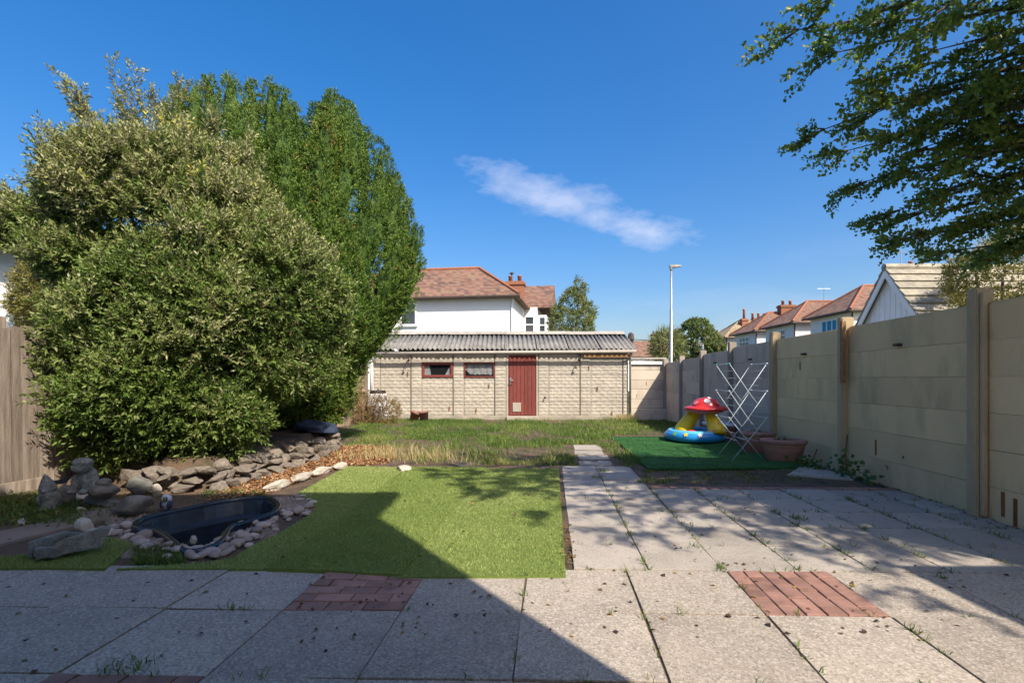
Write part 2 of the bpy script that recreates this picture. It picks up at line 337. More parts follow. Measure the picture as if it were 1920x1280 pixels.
g = MB(); g.add([(-1500, -300, -.5), (1500, -300, -.5), (1500, 2500, -.5), (-1500, 2500, -.5)], [(0, 1, 2, 3)])
tag(g.build('ground', MT['ground']), kind='structure')
# pond outline first: the soil has a hole there
pond_px = [(253, 981), (265, 971), (300, 962), (345, 953), (390, 944), (430, 937), (465, 933), (493, 932), (512, 936), (522, 946), (516, 956), (492, 966), (462, 975), (434, 982), (424, 990), (419, 1003), (405, 1015), (385, 1023), (362, 1027), (345, 1024), (333, 1016), (322, 1004), (305, 994), (285, 989), (262, 987)]
pond = [gp(x, y, .06) for x, y in pond_px]
def chaikin(p, n=2, closed=True):
    for _ in range(n):
        q = []
        for i in range(len(p) if closed else len(p)-1):
            a, b = p[i], p[(i+1) % len(p)]
            q += [tuple(a[k]*.75+b[k]*.25 for k in range(len(a))), tuple(a[k]*.25+b[k]*.75 for k in range(len(a)))]
        p = q
    return p
pond = chaikin(pond, 1)
def offset(poly, d):
    n = len(poly); A = sum(poly[i-1][0]*poly[i][1]-poly[i][0]*poly[i-1][1] for i in range(n)); s = 1 if A > 0 else -1; o = []
    for i in range(n):
        a, b = Vector(poly[i-1]), Vector(poly[(i+1) % n]); t = (b-a).normalized(); o.append((poly[i][0]+t.y*d*s, poly[i][1]-t.x*d*s))
    return o
hole = offset(pond, -.015)
bound = [(-6.2, -.2), (5.4, -.2), (5.4, 16.5), (-6.2, 16.5)]
pts = list(bound)+list(hole)
y_ = -.1
while y_ < 16.4:
    st = .12 if y_ < 9 else .22
    for x_ in np.arange(-6.1, 5.3, st):
        x2, y2 = x_+random.uniform(-.03, .03), y_+random.uniform(-.03, .03)
        if not in_poly(x2, y2, offset(pond, .04)): pts.append((x2, y2))
    y_ += st
ed = [(i, (i+1) % 4) for i in range(4)]+[(4+i, 4+(i+1) % len(hole)) for i in range(len(hole))]
cv, ce, cf, *_ = geometry.delaunay_2d_cdt([Vector(p) for p in pts], ed, [], 0, 1e-5)
cf = [f for f in cf if not in_poly(sum(cv[i].x for i in f)/3, sum(cv[i].y for i in f)/3, hole)]
soil = mesh([(p.x, p.y, terr(p.x, p.y)) for p in cv], cf, smooth_=True)
tag(link('garden_soil', fixn(soil), MT['soil']), kind='structure')

# ---- patio: every slab and brick is a piece of it
patio = bpy.data.objects.new('patio', None); COL.objects.link(patio); tag(patio, kind='structure')
def slab(name, c, mat, parent, th=.045, top=.012, gap=.0045, bev=.0016, jit=.003):
    c = [Vector((p[0]+random.gauss(0, .0025), p[1]+random.gauss(0, .0025), 0)) for p in c]; m = sum(c, Vector())/4
    def inset(d): return [p+((c[i-1]-p).normalized()+(c[(i+1) % 4]-p).normalized())*d for i, p in enumerate(c)]
    a, b = inset(gap), inset(gap+bev); tx, ty = random.uniform(-jit, jit), random.uniform(-jit, jit); dz = random.uniform(-jit, jit)
    def z(p, base): return base+dz+tx*(p.x-m.x)*2+ty*(p.y-m.y)*2
    vs = [(p.x-m.x, p.y-m.y, -th) for p in a]+[(p.x-m.x, p.y-m.y, z(p, -bev)) for p in a]+[(p.x-m.x, p.y-m.y, z(p, 0)) for p in b]
    f = [(0, 1, 5, 4), (1, 2, 6, 5), (2, 3, 7, 6), (3, 0, 4, 7), (4, 5, 9, 8), (5, 6, 10, 9), (6, 7, 11, 10), (7, 4, 8, 11), (8, 9, 10, 11)]
    return link(name, mesh(vs, f), mat, parent, (m.x, m.y, top))
def cell(u0, u1, v0, v1): return [P(u0, v0), P(u1, v0), P(u1, v1), P(u0, v1)]
def bricks(u0, u1, v0, v1, along, nl=3, nw=6):
    for r in range(nw):
        off = .5 if r % 2 else 0
        ks = [k-off for k in range(nl+1)] if off else list(range(nl))
        for k in ks:
            a, b = max(0, k/nl), min(1, (k+1)/nl); c, d = r/nw, (r+1)/nw
            if b-a < .02: continue
            q = (a, b, c, d) if along == 'u' else (c, d, a, b)
            slab('brick', cell(u0+(u1-u0)*q[0], u0+(u1-u0)*q[1], v0+(v1-v0)*q[2], v0+(v1-v0)*q[3]), MT['brick'], patio, gap=.004, bev=.003, top=.0145, jit=.003)
rows = [1.37, 1.965, 2.54, V0]
for ri in range(3):
    for k in range(-7, 7):
        u0, u1 = -.146+.6*k, -.146+.6*(k+1); u1 = min(u1, U1)
        if u1-u0 < .1: continue
        if (ri, k) == (2, -2): bricks(u0, u1, rows[2], rows[3], 'u'); continue
        if (ri, k) == (2, 2): bricks(u0, u1, rows[2], rows[3], 'v'); continue
        if (ri, k) == (0, -3): bricks(u0, u1, rows[0], rows[1], 'u'); continue
        slab('slab', cell(u0, u1, rows[ri], rows[ri+1]), MT['slab'], patio)
for k in range(-6, 6):
    slab('slab', cell(-.146+.6*k, -.146+.6*(k+1), .75, 1.37), MT['slab'], patio)
for j in range(8):
    for i in range(8):
        if j >= 2 and i >= 5: continue
        u0, u1 = U0+.452*j, min(U0+.452*(j+1), U1)
        if u1-u0 < .05: continue
        slab('slab', cell(u0, u1, V0+VP_*i, V0+VP_*(i+1)), MT['slab_fine'], patio, jit=.004)
for k in range(13):                            # brick edging behind the small slabs
    slab('brick', cell(U0+.92+.2*k, U0+.92+.2*(k+1), V0+VP_*5, V0+VP_*5+.105), MT['brick'], patio, gap=.004, bev=.004, top=.016)
for (ya, yb, dx_) in ((6.92, 7.30, 0), (7.40, 7.84, .02), (7.92, 8.30, -.02), (8.42, 9.0, .0)):
    slab('slab', [(.92+dx_+.076*(ya-7), ya), (1.38+dx_+.076*(ya-7), ya-.02), (1.38+dx_+.076*(yb-7), yb-.02), (.92+dx_+.076*(yb-7), yb)], MT['slab_fine'], patio, jit=.006)
for k in range(14):                            # brick border along the bright turf
    y0 = 6.95+.24*k; x0 = 1.78+.06*(y0-7)
    slab('brick', [(x0, y0), (x0+.1, y0), (x0+.115, y0+.23), (x0+.015, y0+.23)], MT['brick'], patio, top=.012+Z(x0, y0), gap=.005, bev=.005, jit=.006)
# garden path slab on the left and concrete apron by the pots
def sheet(name, poly, z0, z1, mat, bev=.01):
    cx = sum(p[0] for p in poly)/len(poly); cy = sum(p[1] for p in poly)/len(poly)
    me = MB().prism([(x-cx, y-cy) for x, y in poly], z0, z1).mesh(); fixn(me)
    if bev: bmesh_bevel(me, bev, 2)
    o = link(name, me, mat, None, (cx, cy, 0)); tag(o, kind='structure'); return o
sheet('garden_path', [gp(*p) for p in [(-60, 1010), (60, 985), (150, 962), (205, 944), (243, 965), (150, 987), (62, 1008), (-60, 1040)]], -.05, .014, MT['path'])
sheet('concrete_apron', [gp(*p) for p in [(1475, 892), (1500, 876), (1560, 874), (1612, 893), (1600, 901)]], -.05, .02, MT['slab_fine'])

# ---- woodchip bed
chip_poly = [gp(*p) for p in [(385, 937), (440, 938), (490, 930), (560, 905), (650, 874), (715, 871), (745, 862), (735, 838), (640, 836), (600, 856), (552, 878), (480, 890), (415, 921)]]
def scatter(poly, n):
    xs = [p[0] for p in poly]; ys = [p[1] for p in poly]; o = []
    while len(o) < n:
        x, y = random.uniform(min(xs), max(xs)), random.uniform(min(ys), max(ys))
        if in_poly(x, y, poly): o.append((x, y))
    return o
def unit(a): return a/np.maximum(np.linalg.norm(a, axis=1, keepdims=True), 1e-9)
def leaf_mesh(base, axis, nrm, L, Wd, tone, fold=.25):
    """folded leaf of two triangles per entry"""
    axis = unit(axis); side = unit(np.cross(axis, nrm)); n2 = np.cross(side, axis)
    L = np.asarray(L)[:, None]; Wd = np.asarray(Wd)[:, None]
    mid = base+axis*L*.45
    v = np.stack([base, mid+side*Wd*.5+n2*Wd*fold, base+axis*L, mid-side*Wd*.5+n2*Wd*fold], 1).reshape(-1, 3)
    i = np.arange(len(base))[:, None]*4
    f = np.concatenate([i+np.array([[0, 1, 2]]), i+np.array([[0, 2, 3]])], 1).reshape(-1, 3)
    return fast(v, f, np.repeat(tone, 4))
def flakes(name, pts3, L, Wd, tone, mat, tilt=.35):
    n = len(pts3); a = rng.uniform(0, 2*np.pi, n)
    ax = np.stack([np.cos(a), np.sin(a), rng.normal(0, tilt, n)], 1); nr = unit(np.stack([rng.normal(0, .3, n), rng.normal(0, .3, n), np.ones(n)], 1))
    return link(name, leaf_mesh(np.array(pts3), ax, nr, L, Wd, tone), mat)
cp = scatter(chip_poly, 11000)
tag(flakes('wood_chips', [(x, y, Z(x, y)+random.uniform(.004, .02)) for x, y in cp], rng.uniform(.02, .07, 11000), rng.uniform(.008, .025, 11000), rng.random(11000), LEAF['chip']), kind='stuff')

# ---- grass blades
def blades(name, pts, h, wd, tone, mat, lean=.35):
    n = len(pts); b = np.array([(x, y, Z(x, y)-.005) for x, y in pts]); a = rng.uniform(0, 2*np.pi, n); h = np.asarray(h); wd = np.asarray(wd)
    d = np.stack([rng.normal(0, lean, n), rng.normal(0, lean, n), np.ones(n)], 1); d = unit(d)*h[:, None]; s = np.stack([np.cos(a), np.sin(a), 0*a], 1)*wd[:, None]*.5
    bend = np.stack([rng.normal(0, .25, n), rng.normal(0, .25, n), -.1*np.ones(n)], 1)*h[:, None]
    v = np.stack([b-s, b+s, b+d*.55+s*.7, b+d*.55-s*.7, b+d+bend], 1).reshape(-1, 3); i = np.arange(n)[:, None]*5
    f = np.concatenate([i+np.array([[0, 1, 2]]), i+np.array([[0, 2, 3]]), i+np.array([[3, 2, 4]])], 1).reshape(-1, 3)
    return link(name, fast(v, f, np.repeat(tone, 5)), mat)
lawn_poly = [(-4.3, 16.2), (4.75, 16.2), (4.55, 11.2), (2.1, 10.9), (1.78, 6.9), (1.55, 6.85), (1.45, 9.1), (.88, 9.1), (.86, 6.85), (-1.55, 7.0), (-1.9, 7.6), (-2.8, 8.6), (-3.0, 9.2), (-4.3, 10.2)]
lp = []
while len(lp) < 62000:
    for x, y in scatter(lawn_poly, 4000):
        dens = .12+.88*smooth(-.3, .2, mnoise.noise(Vector((x*1.1, y*.8, 0)))+.5*mnoise.noise(Vector((x*3.1, y*2.2, 4))))
        if y < 8.5 and x < -.7: dens *= .3
        if -3.0 < x < -1.4 and y < 8.8: dens *= .2
        if random.random() < dens: lp.append((x, y))
lp = lp[:62000]; la = np.array(lp)
pn = np.array([mnoise.noise(Vector((x*.55, y*.5, 7))) for x, y in lp]); pn2 = np.array([mnoise.noise(Vector((x*2.1, y*1.7, 2))) for x, y in lp])
tone = np.clip(.27+.42*pn+.2*pn2+rng.normal(0, .16, len(lp))+.25*np.exp(-((la[:, 1]-7.3)/.5)**2)*(la[:, 0] < .6), 0, 1)
hh = (.035+.085*np.clip(.5+pn2, 0, 1))*rng.uniform(.5, 1.5, len(lp))
tag(blades('lawn_grass', lp, hh, rng.uniform(.005, .012, len(lp)), tone, LEAF['grass']), kind='stuff')
dry = [(random.gauss(3.55, .18), random.gauss(15.85, .12)) for _ in range(900)]+[(random.gauss(-1.6, .5), random.gauss(7.5, .15)) for _ in range(700)]
tag(blades('dry_grass', dry, rng.uniform(.08, .34, len(dry)), rng.uniform(.004, .009, len(dry)), rng.uniform(.8, 1, len(dry)), LEAF['grass'], .3), kind='stuff')
# weeds in the joints of the paving and along the edges
wp = []
def tuft(x, y, n, s): wp.extend([(random.gauss(x, s), random.gauss(y, s)) for _ in range(n)])
for k in range(-6, 7):
    for _ in range(16):
        v = random.uniform(1.9, 3.12); x, y = P(-.146+.6*k, v)
        if x > -.4 and random.random() < .6: tuft(x, y, random.randint(3, 10), .008)
for j in range(1, 8):
    for _ in range(20):
        v = random.uniform(V0, V0+VP_*5); x, y = P(U0+.452*j, v); tuft(x, y, random.randint(4, 16), .012)
for i in range(0, 6):
    for _ in range(14):
        u = random.uniform(U0, U1); x, y = P(u, V0+VP_*i); tuft(x, y, random.randint(3, 10), .012)
for (a, b) in ((2.54, 0), (1.965, 0)):
    for _ in range(14):
        x, y = P(random.uniform(-2.2, 3), a); tuft(x, y, random.randint(3, 12), .01)
for q in ((1495, 975, 120), (1130, 884, 90), (1120, 897, 60), (1180, 876, 120), (1200, 905, 90), (1215, 885, 120), (1240, 905, 60), (240, 1262, 60), (205, 1262, 40), (1310, 1030, 25)):
    x, y = gp(q[0], q[1]); tuft(x, y, q[2], .035)
for _ in range(120):                       # soil strip and edges behind the patio
    x, y = gp(random.uniform(1205, 1500), random.uniform(880, 906)); tuft(x, y, random.randint(6, 22), .03)
for _ in range(90):
    y = random.uniform(6.9, 9.4); x = random.choice([1.62, 1.5, .86])+.07*(y-7)+random.gauss(0, .06); tuft(x, y, 14, .03)
wpn = len(wp)
tag(blades('joint_weeds', wp, rng.uniform(.02, .075, wpn), rng.uniform(.003, .008, wpn), rng.uniform(.1, 1, wpn), LEAF['weed'], .6), kind='stuff')
lw = [gp(random.uniform(-20, 150), random.uniform(940, 985)) for _ in range(2500)]+[gp(random.uniform(250, 345), random.uniform(1030, 1062)) for _ in range(1500)]+[gp(random.uniform(380, 500), random.uniform(922, 934)) for _ in range(500)]+[gp(random.gauss(130, 60), random.gauss(960, 14)) for _ in range(1500)]+[gp(random.uniform(-30, 130), random.uniform(925, 950)) for _ in range(1200)]
tag(blades('border_weeds', lw, rng.uniform(.02, .09, len(lw)), rng.uniform(.004, .009, len(lw)), np.clip(rng.normal(.45, .25, len(lw)), 0, 1), LEAF['weed'], .6), kind='stuff')
# fallen leaves
fl = [gp(random.uniform(560, 1900), 905+300*random.random()**1.7) for _ in range(420)]+[gp(random.uniform(-20, 640), random.uniform(1010, 1275)) for _ in range(50)]+[gp(random.gauss(1066, 6), random.uniform(985, 1062)) for _ in range(60)]+[gp(random.uniform(1230, 1560), random.uniform(880, 907)) for _ in range(260)]
fl += [gp(random.uniform(-20, 520), random.uniform(925, 1000)) for _ in range(700)]
fl = [q for q in fl if not in_poly(q[0], q[1], offset(pond, .05))]
fl += [P(U1-abs(random.gauss(0, .05)), random.uniform(3.2, 6.4)) for _ in range(130)]
fl += [P(random.uniform(-1.33, -.76), random.uniform(2.55, 3.1)) for _ in range(20)]
flz = [(x, y, Z(x, y)+(.009 if is_patio(x, y) else .045 if y < 6.9 and x < .9 else .01)) for x, y in fl]
tag(flakes('fallen_leaves', flz, rng.uniform(.012, .042, len(fl)), rng.uniform(.010, .028, len(fl)), rng.random(len(fl)), LEAF['dead'], .15), kind='stuff')

# ================================================================== ARTIFICIAL TURF
def turf(poly_px, z, label, mat, fmat, n, group=None, nap=0., ripple=0.):
    poly = [gp(x, y, z) for x, y in poly_px]; cx = sum(p[0] for p in poly)/len(poly); cy = sum(p[1] for p in poly)/len(poly)
    rt = empty('turf_mat', (cx, cy, 0), label, 'artificial grass', group)
    # backing: triangulated top that undulates a little, with a skirt
    ring = []
    for a, b in zip(poly, poly[1:]+poly[:1]):
        k = max(1, int(math.hypot(b[0]-a[0], b[1]-a[1])/.12)); ring += [(a[0]+(b[0]-a[0])*t/k, a[1]+(b[1]-a[1])*t/k) for t in range(k)]
    inn = [p for p in scatter(poly, int(60*abs(sum(poly[i-1][0]*poly[i][1]-poly[i][0]*poly[i-1][1] for i in range(len(poly))))/2))]
    def tz(x, y): return z+max(-.0, Z(x, y))*0+.004*mnoise.noise(Vector((x*3, y*3, z*50)))+ripple*math.sin(y*9+1.5*math.sin(x*2.1))*.5+(Z(x, y) if ripple else 0)
    v, e, f, *_ = geometry.delaunay_2d_cdt([Vector(p) for p in ring+inn], [(i, (i+1) % len(ring)) for i in range(len(ring))], [], 1, 1e-5)
    vs = [(p.x-cx, p.y-cy, tz(p.x, p.y)) for p in v]; nv_ = len(ring)
    fs = [tuple(q) for q in f]; base = len(vs); vs += [(p[0]-cx, p[1]-cy, tz(*p)-.022) for p in ring]
    fs += [(i, (i+1) % nv_, base+(i+1) % nv_, base+i) for i in range(nv_)]
    link('backing', fixn(mesh(vs, fs, smooth_=False)), mat, rt)
    pp = np.array(scatter(poly, n)); b = np.array([(x-cx, y-cy, tz(x, y)-.002) for x, y in pp]); a = rng.uniform(0, 2*np.pi, n)
    h = rng.uniform(.010, .020, n)
    d = unit(np.stack([rng.normal(.1, .55, n), rng.normal(-.2, .55, n), np.ones(n)], 1))*h[:, None]; s = np.stack([np.cos(a), np.sin(a), 0*a], 1)*rng.uniform(.0015, .004, n)[:, None]
    vv = np.stack([b-s, b+s, b+d], 1).reshape(-1, 3); pn = np.array([mnoise.noise(Vector((x*1.3, y*1.3, 1))) for x, y in pp])
    tag(link('pile', fast(vv, np.arange(n*3).reshape(-1, 3), np.repeat(np.clip(.5+nap+.3*pn+rng.normal(0, .2, n), 0, 1), 3)), fmat, rt), kind='stuff')
    return rt
GT = 'loose pieces of artificial turf'
turf([(1048, 878), (1052, 950), (1061, 1080), (745, 1081), (760, 1040), (790, 960), (830, 890), (870, 877)], .020, 'olive artificial turf piece beside the paved path, largest and rightmost of the faded pieces', MT['turf'], LEAF['turf'], 60000, GT, .1)
turf([(752, 1076), (777, 1046), (801, 1012), (836, 967), (868, 935), (895, 905), (912, 876), (768, 875), (733, 902), (640, 972), (570, 1018), (498, 1064), (620, 1068)], .030, 'olive artificial turf piece in the middle, overlapping its neighbour along a curved seam', MT['turf'], LEAF['turf'], 52000, GT, -.12)
turf([(494, 1066), (566, 1020), (636, 974), (728, 904), (764, 875), (652, 874), (606, 898), (556, 925), (585, 938), (592, 950), (582, 965), (520, 1000), (470, 1022), (440, 1044), (395, 1052), (330, 1058), (218, 1066), (360, 1066)], .022, 'olive artificial turf piece wrapping round the pebbles of the pond', MT['turf'], LEAF['turf'], 30000, GT, .12)
turf([(-60, 1066), (90, 1064), (196, 1066), (225, 1040), (248, 1018), (205, 1006), (150, 1008), (60, 1040), (-60, 1046)], .024, 'small artificial turf scrap at far left under the broken stone ornament', MT['turf'], LEAF['turf'], 16000, GT)
turf([(1146, 818), (1200, 816), (1262, 814), (1330, 813), (1392, 838), (1440, 852), (1528, 873), (1400, 877), (1216, 878)], .03, 'bright green artificial turf sheet under the toadstool paddling pool', MT['turf_green'], LEAF['turf_green'], 30000, None, ripple=.016)

# ================================================================== CONCRETE FENCE (right)
def fx(Y): return 3.99+(Y-4.35)*.077
FA = math.atan2(1, .077)                        # heading of the fence in plan
def panel_mesh(L):
    pr = [(-.0225, -.1395), (-.006, -.151), (.002, -.151), (.002, -.168), (.0225, -.168), (.0225, .132), (.0, .132), (.0, .151), (-.006, .151), (-.0225, .1395)]; n = len(pr)
    return fixn(mesh([(x, y, z) for x in (-L/2, L/2) for y, z in pr], [tuple(range(n)), tuple(range(n, 2*n))]+[(i, (i+1) % n, n+(i+1) % n, n+i) for i in range(n)]))
def concrete_fence():
    rt = empty('concrete_fence', (fx(4.35), 4.35, 0), 'long concrete panel fence along the right side of the garden', 'fence')
    pm = {m: panel_mesh(1.88) for m in ('fence_tan', 'fence_grey')}
    for m in pm: pm[m].materials.append(MT[m])
    postm = {}
    for m in ('fence_tan', 'fence_grey'):
        b = MB().box(-.055, .055, -.065, .085, -.25, 1.93); me = bmesh_bevel(b.mesh(), .012, 2); me.materials.append(MT['post_'+m]); postm[m] = me
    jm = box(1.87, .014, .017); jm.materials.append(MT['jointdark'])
    ys = [2.36+1.993*i for i in range(8)]
    ca, sa = math.cos(FA), math.sin(FA)
    def loc(Yc, z, o=0): return (fx(Yc)+o*sa-rt.location.x, Yc-o*ca-4.35, z)
    for i, Yp in enumerate(ys):
        m = 'fence_tan' if i < 4 else 'fence_grey'
        link('post', postm[m], None, rt, loc(Yp, Z(4, Yp)), (0, 0, FA))
        if i == 7: break
        for k in range(6):
            link('panel', pm['fence_tan' if i < 3 else 'fence_grey'], None, rt, loc(Yp+.9965, Z(4, Yp+1)+.303*k+.155-.015, .012), (random.uniform(-.003, .003), random.uniform(-.0015, .0015), FA))
        for k in range(1, 6): link('joint', jm, None, rt, loc(Yp+.9965, Z(4, Yp+1)+.303*k+.0035-.015, -.001), (0, 0, FA))  # dark strips that paint the shade in the grooves between panels
        if i in (1, 2, 3, 4):
            link('bracket', box(.07, .06, .03, .004), MT['metal_dark'], rt, loc(Yp+1.0, 1.525, -.035), (0, 0, FA))
    # timber strip on the third post and rust stains
    link('batten', box(.05, .05, .75, .004), MT['timber'], rt, loc(6.255, 1.5, -.09), (0, 0, FA))
    link('batten', box(.035, .04, 1.86, .004), MT['post_fence_tan'], rt, loc(4.272, .96, -.045), (0, 0, FA))
    for Yc, z, hgt, wd in ((5.75, .40, .17, .03), (5.3, .36, .03, .025), (4.13, .16, .20, .035), (4.02, .12, .22, .035), (13.2, 1.2, .12, .03), (11.2, 1.3, .14, .03), (7.5, 1.36, .12, .03)):
        link('rust_stain', box(wd, .002, hgt, 0), MT['rust'], rt, loc(Yc, z, -.0125), (0, 0, FA))
    return rt
concrete_fence()
def back_fence():
    rt = empty('concrete_fence', (4.35, 16.42, -.13), 'short concrete panel fence between the garage and the far corner', 'fence')
    me = panel_mesh(1.06)
    for k in range(5): link('panel', me, MT['fence_tan'] if k > 5 else MT['fence_grey'], rt, (-.02, 0, .35+.303*k+.155))
    link('plinth', box(1.12, .22, .36, .01), MT['fence_grey'], rt, (-.02, -.06, .16))
    link('coping', box(1.16, .12, .09, .01), MT['white'], rt, (-.02, -.03, 1.80)); link('coping', box(1.2, .16, .06, .01), MT['ridge'], rt, (-.02, 0, 1.95))
    for k in (-1, 1): link('rust_stain', box(.02, .002, .12), MT['rust'], rt, (-.2+.3*k*.5, -.027, .95+.2*k))
    return rt
back_fence()

# ================================================================== TIMBER FENCE (left)
def timber_fence():
    line = [(-5.62, 2.4), (-5.02, 5.6), (-4.72, 9.6), (-4.6, 16.3)]
    rt = empty('timber_fence', (-5.0, 6, 0), 'weathered feather-edge timber fence down the left side of the garden', 'fence')
    def board(h, v): return bmesh_bevel(MB().add([(-.055, -.004, 0), (.055, -.014, 0), (.055, .014, 0), (-.055, .004, 0), (-.055, -.004, h), (.055, -.014, h), (.055, .014, h), (-.055, .004, h)],
        [(0, 3, 2, 1), (4, 5, 6, 7), (0, 1, 5, 4), (1, 2, 6, 5), (2, 3, 7, 6), (3, 0, 4, 7)]).mesh(), .002)
    meshes = [board(1.62+.015*i, i) for i in range(3)]; [m.materials.append(MT['oldwood']) for m in meshes]
    m2 = [board(1.50+.012*i, i) for i in range(3)]; [m.materials.append(MT['newwood']) for m in m2]
    post = box(.09, .09, 1.9, .006); post.materials.append(MT['oldwood']); n = 0
    for (a, b), (c, d) in zip(line, line[1:]):
        L = math.hypot(c-a, d-b); k = int(L/.1); ang = math.atan2(d-b, c-a); nx, ny = math.sin(ang), -math.cos(ang)
        for i in range(k):
            t = (i+.5)/k; x, y = a+(c-a)*t, b+(d-b)*t
            if y < 3.6: continue
            far = y > 9.6; z = Z(x, y)+(.15 if far else .06)
            link('board', (m2 if far else meshes)[i % 3], None, rt, (x-rt.location.x, y-6, z+random.uniform(-.012, .012)), (random.uniform(-.006, .006), random.uniform(-.012, .012), ang+.06))
            if i % 18 == 9:
                link('post', post, None, rt, (x+5.0+(nx*.06 if far else -nx*.08), y-6+(ny*.06 if far else -ny*.08), Z(x, y)+.85), (0, 0, ang))
        for z in ((.30, .85, 1.42) if b > 9 else ()):
            mx, my = (a+c)/2, (b+d)/2
            link('rail', box(L, .04, .07, .004), MT['newwood'], rt, (mx+5.0+nx*.035, my-6+ny*.035, z-.05), (0, 0, ang))
        mx, my = (a+c)/2, (b+d)/2
        link('gravel_board', box(L-.02, .03, .16, .004), MT['newwood'] if b > 9 else MT['oldwood'], rt, (mx+5.0, my-6, Z(mx, my)+.04), (0, 0, ang))
timber_fence()

